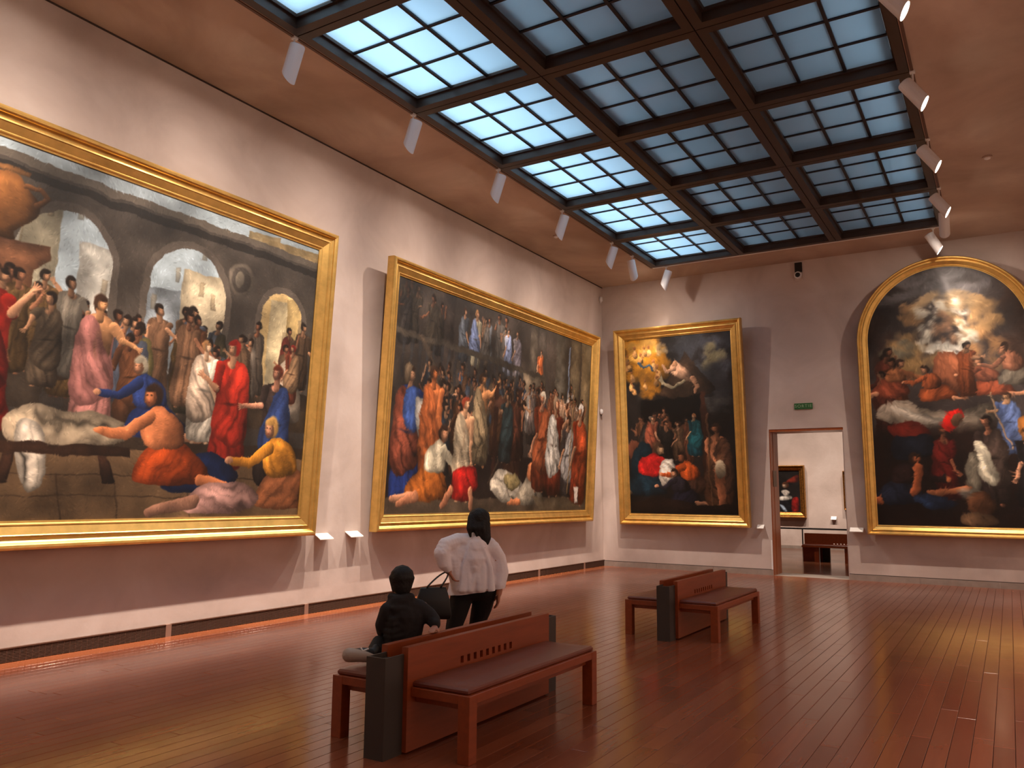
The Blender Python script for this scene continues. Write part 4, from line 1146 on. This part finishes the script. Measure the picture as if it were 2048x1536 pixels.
# ================================================================ wall labels, sign, detectors
def wall_label(p, axis, w, h, label, deep=0.1):
    r = empty('wall_label', p); tag(r, label, 'label', 'white caption labels')
    # slanted card on a wedge bracket; axis 'x' = on left wall, 'y' = on a far wall
    def T_(a, out, z): return (out, a, z) if axis == 'x' else (a, -out, z)
    vs = [T_(-w / 2, 0.0, h / 2), T_(w / 2, 0.0, h / 2), T_(w / 2, deep, -h / 2), T_(-w / 2, deep, -h / 2)]
    vs += [T_(-w / 2, 0.0, h / 2 - 0.012), T_(w / 2, 0.0, h / 2 - 0.012), T_(w / 2, deep, -h / 2 - 0.012), T_(-w / 2, deep, -h / 2 - 0.012)]
    MB().add(vs, [(0, 1, 2, 3), (7, 6, 5, 4), (0, 4, 5, 1), (1, 5, 6, 2), (2, 6, 7, 3), (3, 7, 4, 0)]).build('card', M['label'], r)
    vs = [T_(-0.03, 0, h / 2 - 0.02), T_(0.03, 0, h / 2 - 0.02), T_(0.03, 0, -h / 2), T_(-0.03, 0, -h / 2), T_(-0.03, deep * .8, -h / 2 - 0.012 + h * .2), T_(0.03, deep * .8, -h / 2 - 0.012 + h * .2)]
    MB().add(vs, [(0, 1, 5, 4), (3, 4, 5, 2), (0, 4, 3), (1, 2, 5), (0, 3, 2, 1)]).build('bracket', M['white'], r)
wall_label((0.0, -9.17, 1.02), 'x', 0.26, 0.07, 'white caption label just right of the largest painting', 0.12)
wall_label((0.0, -8.56, 1.03), 'x', 0.26, 0.07, 'white caption label just left of the crowded hall painting', 0.12)
wall_label((3.64, 0.0, 1.00), 'y', 0.14, 0.07, 'small white caption label between the night painting and the doorway', 0.08)
wall_label((5.52, 0.0, 0.99), 'y', 0.25, 0.07, 'white caption label between the doorway and the arched painting', 0.10)
wall_label((3.42, R2Y, 0.99), 'y', 0.16, 0.09, 'tiny white caption label on the wall of the next room', 0.08)

sg = box('exit_sign', 4.413, 4.776, -0.02, 0.0, 3.432, 3.556, M['green'])
tag(sg, 'green SORTIE exit sign above the doorway', 'sign')
cu_ = bpy.data.curves.new('lettering', 'FONT'); cu_.body = 'SORTIE'; cu_.size = 0.088; cu_.align_x = 'CENTER'; cu_.align_y = 'CENTER'; cu_.extrude = 0.001; cu_.space_character = 1.25
to = bpy.data.objects.new('lettering', cu_); COL.objects.link(to)
dg = bpy.context.evaluated_depsgraph_get()
tm = bpy.data.meshes.new_from_object(to.evaluated_get(dg)); bpy.data.objects.remove(to)
tm.materials.clear(); tm.materials.append(M['sign_white'])
tm.transform(Matrix.Translation((4.5945, -0.0215, 3.494)) @ Matrix.Rotation(math.pi / 2, 4, 'X'))
link('lettering', tm, sg)

cam_r = empty('security_camera', (4.60, 0.0, 6.29)); tag(cam_r, 'small round security camera with a pale ring on the far wall', 'camera')
box('wall_plate', -0.085, 0.085, -0.02, 0.0, -0.12, 0.07, M['wall'], cam_r, 0.008)
MB().tube([(0, -0.02, 0), (0, -0.075, 0), (0, -0.085, 0)], [0.078, 0.078, 0.07], 24).build('ring_housing', M['white'], cam_r)
MB().tube([(0, -0.08, 0), (0, -0.105, 0), (0, -0.115, 0)], [0.052, 0.046, 0.02], 20).build('lens_dome', M['black'], cam_r, smooth=True)
jb = empty('junction_box', (4.605, 0, 6.47)); tag(jb, 'black rectangular box high on the far wall above the camera', 'box')
box('cover', -0.07, 0.07, -0.05, 0.0, -0.10, 0.10, M['black'], jb, 0.006)
box('rim', -0.074, 0.074, -0.012, 0.0, -0.104, 0.104, M['black'], jb)

def detector(name, p, label):
    r = empty(name, p); tag(r, label, 'detector', 'smoke detectors on the ceiling')
    MB().tube([(0, 0, 0), (0, 0, -0.02)], 0.065, 20).build('base', M['ceiling'], r)
    MB().tube([(0, 0, -0.02), (0, 0, -0.035), (0, 0, -0.045)], [0.045, 0.04, 0.02], 20).build('sensor_cap', M['white'], r)
detector('smoke_detector', (8.18, -4.15, HC), 'pale round smoke detector on the ceiling right of the skylight')
detector('smoke_detector', (0.92, -4.06, HC), 'pale round smoke detector on the ceiling left of the skylight')
def sensor(p, label, dark):
    r = empty('motion_sensor', p); tag(r, label, 'sensor')
    MB().tube([(0, 0, 0.06), (0.02, -0.01, 0.05), (0.03, -0.015, -0.03), (0.02, -0.01, -0.05)], [0.02, 0.04, 0.04, 0.02], 14).build('body', M['white'], r, smooth=True)
    MB().tube([(0.02, -0.01, -0.045), (0.02, -0.01, -0.10)], [0.022, 0.004], 10).build('tip', M['black' if dark else 'white'], r)
sensor((0.02, -0.14, 6.28), 'small white sensor in the corner near the ceiling', False)
sensor((0.02, -0.14, 3.56), 'small white sensor with a dark tip between two gilt frames', True)

# dark handrail in the next room
hr = empty('handrail', (3.0, R2Y - 0.35, 0)); tag(hr, 'thin dark handrail along the wall of the next room', 'railing')
box('rail', -2.2, 2.6, -0.025, 0.025, 0.62, 0.67, M['black'], hr)
for x in (-1.7, -0.47, 0.9, 2.2): box('post', x - 0.018, x + 0.018, -0.015, 0.015, 0, 0.63, M['black'], hr)

# ================================================================ people
_ico = None
def icosphere():
    global _ico
    if _ico is None:
        bm = bmesh.new(); bmesh.ops.create_icosphere(bm, subdivisions=2, radius=1.0)
        bm.verts.ensure_lookup_table()
        _ico = (np.array([v.co[:] for v in bm.verts]), np.array([[v.index for v in f.verts] for f in bm.faces])); bm.free()
    return _ico

def blob(name, chains, mat, parent=None, base=(0, 0, 0), voxel=0.012, smooth=4, cuts=(), solid=0):
    """chains of (x,y,z,r) or single ellipsoids (x,y,z,rx,ry,rz[,rotz]) fused into one smooth surface"""
    V, F = icosphere()
    vs, fs, n = [], [], 0
    def ball(c, r, rz=0):
        nonlocal n
        P = V * np.array(r)
        if rz:
            c_, s_ = math.cos(rz), math.sin(rz); P = np.stack([P[:, 0] * c_ - P[:, 1] * s_, P[:, 0] * s_ + P[:, 1] * c_, P[:, 2]], 1)
        vs.append(P + np.array(c) - np.array(base)); fs.append(F + n); n += len(V)
    for ch in chains:
        if isinstance(ch, tuple):
            ball(ch[:3], ch[3:6], ch[6] if len(ch) > 6 else 0); continue
        for (a, b_) in zip(ch[:-1], ch[1:]):
            A, B_ = np.array(a, float), np.array(b_, float)
            L_ = np.linalg.norm(A[:3] - B_[:3]); m = max(2, int(L_ / (min(A[3], B_[3]) * 0.4)) + 1)
            for t in np.linspace(0, 1, m):
                q = A + (B_ - A) * t; ball(q[:3], (q[3],) * 3)
    vs = np.concatenate(vs); fs = np.concatenate(fs)
    me = bpy.data.meshes.new(name); me.from_pydata(vs.tolist(), [], fs.tolist())
    o = bpy.data.objects.new(name, me); COL.objects.link(o)
    md = o.modifiers.new('r', 'REMESH'); md.mode = 'VOXEL'; md.voxel_size = voxel
    sm = o.modifiers.new('s', 'SMOOTH'); sm.factor = 0.5; sm.iterations = smooth
    dg = bpy.context.evaluated_depsgraph_get()
    m2 = bpy.data.meshes.new_from_object(o.evaluated_get(dg))
    bpy.data.objects.remove(o); bpy.data.meshes.remove(me)
    m2.name = name
    if cuts:
        bm = bmesh.new(); bm.from_mesh(m2)
        for co, no in cuts:
            bmesh.ops.bisect_plane(bm, geom=bm.verts[:] + bm.edges[:] + bm.faces[:], plane_co=Vector(co) - Vector(base), plane_no=no, clear_outer=True)
        bm.to_mesh(m2); bm.free()
    m2.materials.clear(); m2.materials.append(mat)
    m2.polygons.foreach_set('use_smooth', [True] * len(m2.polygons))
    return m2

def add_hand(ch, wrist, d, side, palm_n, L=0.17, curl=0.5):
    """five-fingered hand: d = direction, side = towards the thumb, palm_n = palm normal"""
    w, d, sd, pn = Vector(wrist), Vector(d).normalized(), Vector(side).normalized(), Vector(palm_n).normalized()
    k = L / 0.17
    pc = w + d * 0.075 * k
    for t in (-0.028, -0.009, 0.009, 0.028):
        ch.append([(*(w + sd * t * 0.6 * k), 0.016 * k), (*(pc + sd * t * k), 0.014 * k)])
    for t, ln in ((0.030, 0.066), (0.010, 0.075), (-0.010, 0.070), (-0.030, 0.055)):
        p0 = pc + sd * t * k; p1 = p0 + (d + pn * curl * 0.4) * ln * 0.45 * k; p2 = p1 + (d * (1 - curl * .5) + pn * curl) * ln * 0.35 * k; p3 = p2 + (d * (1 - curl) + pn * curl * 1.4) * ln * 0.25 * k
        ch.append([(*p0, 0.0095 * k), (*p1, 0.0088 * k), (*p2, 0.0082 * k), (*p3, 0.0074 * k)])
    t0 = w + d * 0.02 * k + sd * 0.024 * k
    t1 = t0 + (sd * 0.8 + d * 0.7 + pn * .3) * 0.032 * k; t2 = t1 + (sd * 0.25 + d + pn * .4) * 0.03 * k
    ch.append([(*t0, 0.014 * k), (*t1, 0.0115 * k), (*t2, 0.009 * k)])

def face_bits(ch, c, fwd, r):
    """nose, brow, chin, ears added to a head at c looking along fwd"""
    c, f = Vector(c), Vector(fwd).normalized(); up = Vector((0, 0, 1)); s = f.cross(up).normalized(); up = s.cross(f)
    def P(a, b_, e, rr): ch.append([(*(c + f * a * r + s * b_ * r + up * e * r), rr * r), (*(c + f * a * r * 1.02 + s * b_ * r + up * (e - .02) * r), rr * r)])
    P(0.95, 0, -0.12, 0.13); P(0.98, 0, -0.25, 0.16); P(0.80, 0.3, 0.08, 0.16); P(0.80, -0.3, 0.08, 0.16)
    P(0.62, 0, -0.78, 0.28); P(0.84, 0, -0.52, 0.16); P(0.55, .38, -.3, .3); P(0.55, -.38, -.3, .3)
    P(0.0, 0.88, -0.12, 0.18); P(0.0, -0.88, -0.12, 0.18)

# ---- woman in a white blouse, seen from behind, stepping past the bench
WB = (3.80, -11.10, 0.0)
fw_ = Vector((-0.62, 0.76, 0.0))
LH, RH = (3.835, -11.235, 0.76), (3.985, -11.11, 0.75)
body = [
    [(3.912, -11.18, 0.80, 0.125), (3.93, -11.22, 0.95, 0.115), (3.945, -11.24, 1.08, 0.12), (3.955, -11.235, 1.16, 0.10)],
    [(3.955, -11.235, 1.17, 0.05), (3.965, -11.20, 1.26, 0.048), (3.965, -11.19, 1.32, 0.05)],
    (3.962, -11.185, 1.355, 0.078, 0.092, 0.108, math.atan2(fw_.y, fw_.x) - math.pi / 2),
    [(3.93, -11.25, 1.17, 0.06), (3.825, -11.36, 1.19, 0.052), (3.79, -11.53, 1.10, 0.043), (3.825, -11.47, 0.92, 0.03)],
    [(3.98, -11.20, 1.15, 0.06), (4.075, -11.125, 1.13, 0.052), (4.125, -11.05, 0.92, 0.042), (4.125, -11.10, 0.715, 0.029)],
    [(*LH, 0.095), (3.775, -11.31, 0.40, 0.062), (3.66, -11.15, 0.09, 0.045)],
    [(*RH, 0.095), (3.84, -11.03, 0.40, 0.062), (3.77, -10.80, 0.09, 0.045)],
    [(3.66, -11.15, 0.07, 0.042), (3.60, -11.06, 0.035, 0.034)], [(3.77, -10.80, 0.07, 0.042), (3.71, -10.71, 0.035, 0.034)],
]
face_bits(body, (3.962, -11.185, 1.355), fw_, 0.095)
add_hand(body, (4.125, -11.10, 0.715), (-0.08, -0.05, -1), (-0.55, 0.6, 0), (-0.75, -0.6, 0), 0.165, 0.45)
add_hand(body, (3.825, -11.47, 0.92), (0.25, 0.5, -0.75), (-0.6, 0.5, 0.3), (0.6, 0.3, 0.3), 0.16, 0.8)
wm = blob('person', body, M['skin'], base=WB, voxel=0.0065, smooth=3)
woman = link('person', wm, None, WB)
tag(woman, 'person in a white blouse and black trousers walking past, seen from behind', 'person')
W0 = Vector(WB)
blouse = [
    [(3.915, -11.18, 0.78, 0.175), (3.925, -11.205, 0.88, 0.165), (3.94, -11.235, 1.03, 0.155), (3.95, -11.235, 1.12, 0.135), (3.955, -11.235, 1.175, 0.10)],
    [(3.95, -11.24, 1.185, 0.075), (3.965, -11.215, 1.225, 0.062)],
    [(3.93, -11.26, 1.165, 0.085), (3.835, -11.35, 1.185, 0.072), (3.79, -11.48, 1.15, 0.070), (3.785, -11.525, 1.08, 0.074), (3.80, -11.505, 0.99, 0.062), (3.82, -11.475, 0.935, 0.036)],
    [(3.87, -11.30, 1.12, 0.09), (3.83, -11.40, 1.02, 0.075), (3.84, -11.38, 0.90, 0.075), (3.85, -11.34, 0.80, 0.08)], [(3.84, -11.38, 1.10, 0.06), (3.83, -11.42, 1.0, 0.05)],
    [(3.97, -11.21, 1.14, 0.085), (4.07, -11.13, 1.12, 0.07), (4.11, -11.07, 1.03, 0.06), (4.128, -11.055, 0.90, 0.064), (4.13, -11.09, 0.79, 0.055), (4.127, -11.105, 0.74, 0.042)],
    [(4.03, -11.12, 1.04, 0.06), (4.065, -11.07, 0.92, 0.055), (4.065, -11.06, 0.80, 0.055)], [(3.96, -11.23, 1.19, 0.06), (4.06, -11.15, 1.165, 0.05)], [(3.95, -11.25, 1.195, 0.06), (3.86, -11.34, 1.20, 0.055)],
    [(3.83, -11.27, 0.80, 0.115), (3.80, -11.29, 0.70, 0.10)], [(4.03, -11.09, 0.80, 0.10), (4.06, -11.07, 0.66, 0.085)], [(3.9, -11.3, .95, .1), (3.88, -11.31, .75, .1)],
]
# ridges of loose cloth
rs = random.Random(4)
for k in range(11):
    t = rs.uniform(-0.8, 0.8)
    a = Vector((3.94, -11.235, 1.14)) + Vector((0.76, 0.62, 0)) * 0.10 * t - Vector((-0.62, 0.76, 0)) * 0.115
    e = Vector((3.92, -11.19, 0.76)) + Vector((0.76, 0.62, 0)) * (0.15 * t + rs.uniform(-.06, .06)) - Vector((-0.62, 0.76, 0)) * 0.155
    m_ = (a + e) / 2 + Vector((0.76, 0.62, 0)) * rs.uniform(-.05, .05); blouse.append([(*a, 0.010), (*m_, 0.022), (*e, 0.034)])
bl = blob('blouse', blouse, M['blouse'], base=WB, voxel=0.008, smooth=2,
          cuts=[((3.92, -11.19, 0.728), Vector((0.10, 0.08, -1)).normalized())])
link('blouse', bl, woman)
tro = [
    [(3.91, -11.18, 0.86, 0.13), (3.905, -11.175, 0.78, 0.145)], [(*LH, 0.118), (3.805, -11.275, 0.58, 0.10), (3.775, -11.31, 0.40, 0.075), (3.66, -11.15, 0.11, 0.058)],
    [(*RH, 0.118), (3.925, -11.075, 0.58, 0.10), (3.84, -11.03, 0.40, 0.075), (3.77, -10.80, 0.11, 0.058)], [(3.86, -11.28, .74, .09), (3.99, -11.17, .74, .09)],
]
link('trousers', blob('trousers', tro, M['trousers'], base=WB, voxel=0.012, smooth=3), woman)
for nm, a, b_ in (('shoe', (3.675, -11.17), (3.56, -11.01)), ('shoe', (3.785, -10.82), (3.67, -10.66))):
    link(nm, blob(nm, [[(a[0], a[1], 0.05, 0.045), (b_[0], b_[1], 0.036, 0.034)], [(a[0], a[1], 0.03, 0.028), (b_[0], b_[1], 0.03, 0.028)]], M['trousers'], base=WB, voxel=0.01), woman)
hair = [
    (3.965, -11.20, 1.385, 0.105, 0.108, 0.10), (3.985, -11.205, 1.335, 0.095, 0.09, 0.095),
    [(4.0, -11.21, 1.30, 0.085), (4.03, -11.21, 1.22, 0.065), (4.045, -11.215, 1.16, 0.035)],
    
    [(4.02, -11.24, 1.22, 0.03), (4.02, -11.30, 1.14, 0.014), (4.05, -11.30, 1.10, 0.009), (4.075, -11.27, 1.13, 0.007)],
    [(3.985, -11.27, 1.22, 0.022), (3.985, -11.33, 1.15, 0.010), (4.01, -11.33, 1.11, 0.007)],
]
for k in range(9):
    t = rs.uniform(-1, 1); x = 3.985 + 0.06 * t; y = -11.23 + 0.045 * t - 0.05
    hair.append([(x, y + .02, 1.40, 0.02), (x + .02, y - 0.02, 1.30, 0.026), (x + .03, y - .01, 1.235 + rs.uniform(-.01, .04), 0.012)])
# keep the face clear: cut the hair in front of the face plane
hm = blob('hair', hair, M['hair'], base=WB, voxel=0.008, smooth=2, cuts=[((3.962 + fw_.x * .045, -11.185 + fw_.y * .045, 1.33), fw_ + Vector((0, 0, -0.6)))])
link('hair', hm, woman)
for s in (-1, 1):
    sd = fw_.cross(Vector((0, 0, 1))).normalized() * 0.03 * s
    ec = Vector((3.962, -11.185, 1.358)) + fw_ * 0.082 + sd - W0
    link('eye', blob('eye', [(*ec, 0.011, 0.011, 0.009)], M['eye'], voxel=0.003, smooth=1), woman)

# ---- handbag hanging from her left arm
HB = (3.76, -11.605, 0.52)
HT = Vector((3.815, -11.49, 0.915))
bag = empty('handbag', HB); tag(bag, 'black handbag hanging at the left side of the walking person', 'bag')
bx, by = Vector((0.76, 0.62, 0)), Vector((-0.62, 0.76, 0))
bv = []
for zz, wx, wy in ((0.0, 0.15, 0.055), (0.03, 0.165, 0.065), (0.16, 0.150, 0.055), (0.27, 0.115, 0.022)):
    for a, b_ in ((-1, -1), (1, -1), (1, 1), (-1, 1)):
        q = bx * wx * a + by * wy * b_; bv.append((q.x, q.y, zz))
bf = [(3, 2, 1, 0), (12, 13, 14, 15)] + [(l * 4 + k, l * 4 + (k + 1) % 4, (l + 1) * 4 + (k + 1) % 4, (l + 1) * 4 + k) for l in range(3) for k in range(4)]
MB().add(bv, bf).build('bag_body', M['bag'], bag, bevel=0.012, smooth=True)
for s in (-1, 1):
    o_ = by * 0.035 * s
    pts = []
    for t in np.linspace(0, math.pi, 15):
        pts.append(Vector((0, 0, 0.265)) + bx * (-0.06 * math.cos(t)) + o_ * (0.6 - .3 * math.sin(t)) + (HT - Vector(HB) - Vector((0, 0, 0.265))) * math.sin(t))
    MB().tube(pts, 0.006, 8).build('handle', M['bag'], bag, smooth=True)

# ---- child on the near bench, leaning an arm on the backrest
CB = (4.36, -12.80, 0.45)
cf = Vector((-0.5, 0.86, 0)).normalized(); cs = Vector((0.86, 0.5, 0)).normalized()
HD = Vector((4.36, -12.785, 0.985))
cbody = [
    [(4.345, -12.80, 0.53, 0.085), (4.365, -12.81, 0.66, 0.085), (4.38, -12.81, 0.78, 0.085), (4.385, -12.805, 0.83, 0.06)],
    [(4.385, -12.805, 0.84, 0.038), (4.375, -12.795, 0.92, 0.038)],
    (HD.x, HD.y, HD.z, 0.068, 0.078, 0.09, math.atan2(cf.y, cf.x) - math.pi / 2),
    [(4.40, -12.80, 0.82, 0.045), (4.49, -12.705, 0.80, 0.038), (4.575, -12.69, 0.72, 0.03), (4.63, -12.745, 0.668, 0.022)],
    [(4.36, -12.84, 0.82, 0.045), (4.325, -12.91, 0.80, 0.038), (4.27, -12.90, 0.68, 0.03), (4.19, -12.80, 0.60, 0.022)],
    [(4.32, -12.84, 0.53, 0.06), (4.235, -12.74, 0.56, 0.05), (4.31, -12.95, 0.50, 0.036), (4.325, -13.07, 0.50, 0.03)],
    [(4.35, -12.75, 0.53, 0.06), (4.16, -12.62, 0.51, 0.05), (4.13, -12.60, 0.30, 0.036), (4.13, -12.61, 0.14, 0.028)],
]
face_bits(cbody, HD, cf, 0.08)
add_hand(cbody, (4.63, -12.745, 0.672), (0.35, -0.9, -0.1), (0.8, 0.3, 0), (0, 0, -1), 0.12, 0.25)
add_hand(cbody, (4.19, -12.80, 0.60), (-0.4, 0.6, -0.6), (0.6, 0.4, 0.3), (0, 0.2, -1), 0.12, 0.6)
cm = blob('person', cbody, M['skin'], base=CB, voxel=0.0065, smooth=3)
child = link('person', cm, None, CB)
tag(child, 'child in a dark hoodie sitting sideways on the near bench, seen from behind', 'person')
hood = [
    [(4.36, -12.80, 0.52, 0.108), (4.375, -12.805, 0.62, 0.115), (4.395, -12.80, 0.74, 0.122), (4.395, -12.805, 0.81, 0.088)], [(4.42, -12.77, .62, .10), (4.44, -12.76, .74, .10)],
    [(4.41, -12.80, 0.80, 0.085), (4.475, -12.735, 0.785, 0.07), (4.535, -12.70, 0.745, 0.06), (4.58, -12.695, 0.71, 0.052), (4.612, -12.72, 0.69, 0.042)],
    [(4.36, -12.84, 0.80, 0.08), (4.335, -12.90, 0.78, 0.065), (4.28, -12.90, 0.68, 0.052), (4.20, -12.81, 0.61, 0.036)],
    # hood lying on the neck
    [(4.33, -12.86, 0.87, 0.035), (4.40, -12.865, 0.85, 0.045), (4.45, -12.80, 0.87, 0.035)], [(4.385, -12.87, 0.84, 0.05), (4.395, -12.90, 0.79, 0.035)],
    (4.35, -12.80, 0.50, 0.125, 0.12, 0.05),
]
for k in range(6):
    z = 0.56 + 0.045 * k
    hood.append([(4.29 + rs.uniform(-.02, .02), -12.905, z, 0.016), (4.40, -12.925 - rs.uniform(0, .01), z + rs.uniform(-.02, .03), 0.02), (4.46, -12.86, z + .02, 0.014)])
link('hoodie', blob('hoodie', hood, M['hoodie'], base=CB, voxel=0.009, smooth=3), child)
ctr = [
    [(4.33, -12.84, 0.525, 0.085), (4.235, -12.745, 0.56, 0.066), (4.27, -12.85, 0.545, 0.06), (4.305, -12.95, 0.515, 0.056), (4.32, -13.06, 0.505, 0.044)],
    [(4.35, -12.76, 0.525, 0.085), (4.17, -12.63, 0.512, 0.068), (4.13, -12.60, 0.42, 0.06), (4.13, -12.605, 0.17, 0.042)],
    [(4.27, -12.92, 0.56, 0.05), (4.30, -13.0, 0.52, 0.05)],
]
link('trousers', blob('trousers', ctr, M['trousers'], base=CB, voxel=0.009, smooth=3), child)
chair_h = [(HD.x + .004, HD.y - .008, HD.z + 0.018, 0.088, 0.094, 0.092), (HD.x - cf.x * .02, HD.y - cf.y * .02, HD.z - 0.03, 0.074, 0.074, 0.075),
           [(HD.x - cf.x * .035, HD.y - cf.y * .035, HD.z - .05, 0.055), (HD.x - cf.x * .03, HD.y - cf.y * .03, HD.z - .095, 0.036)]]
for k in range(12):
    t = -1.15 + 2.3 * k / 11
    q = HD - cf * 0.075 * math.cos(t) + cs * 0.082 * math.sin(t)
    chair_h.append([(q.x, q.y, HD.z + 0.02, 0.02), (HD.x + (q.x - HD.x) * .8, HD.y + (q.y - HD.y) * .8, HD.z - 0.06 - rs.uniform(0, .02), 0.011)])
hm = blob('hair', chair_h, M['hair'], base=CB, voxel=0.007, smooth=2, cuts=[(HD + cf * 0.062 + Vector((0, 0, -.01)), cf + Vector((0, 0, -0.9)))])
link('hair', hm, child)
C0 = Vector(CB)
for s in (-1, 1):
    ec = HD + cf * 0.07 + cs * 0.027 * s - C0
    link('eye', blob('eye', [(*ec, 0.010, 0.010, 0.008)], M['eye'], voxel=0.003, smooth=1), child)
# shoes: dark uppers, pale rubber soles and toe caps
def shoe(a, t, up, parent, base, w=1.0):
    a, t, up = Vector(a), Vector(t), Vector(up).normalized(); d = (t - a).normalized(); m_ = (a + t) / 2
    s = link('shoe', blob('shoe', [[(*(a + up * .022), 0.036), (*(m_ + up * .018), 0.036), (*(t + up * .008), 0.030)], [(*(a + up * .03 - d * .005), 0.034), (*(a + up * .06), 0.034)]], M['black'], base=base, voxel=0.007), parent)
    so = [[(*(a - d * .01 - up * .012), 0.034 * w), (*(m_ - up * .012), 0.034 * w), (*(t + d * .012 - up * .012), 0.040 * w)]]
    link('sole', blob('sole', so + [[(*(t + d * .02), 0.03), (*(t + d * .012 + up * .008), 0.026)]], M['sole'], base=base, voxel=0.006, cuts=[(m_ + up * 0.010, up)]), s)
    tri = MB(); q = m_ + up * .034 + d * .01
    w_ = d.cross(up).normalized()
    for e in (-1, 1):
        st = m_ + w_ * .0365 * e + up * .016
        tri.tube([st - d * .03 + up * .01, st - up * .012, st + d * .025 + up * .012], 0.006, 6)
    tri.v = [tuple(Vector(v) - Vector(base)) for v in tri.v]
    tri.build('side_stripe', M['white'], s)
shoe((4.335, -13.06, 0.50), (4.235, -13.155, 0.515), (-0.15, 0.80, 0.60), child, CB, 1.25)
shoe((4.13, -12.60, 0.085), (4.02, -12.545, 0.055), (0, 0, 1), child, CB)
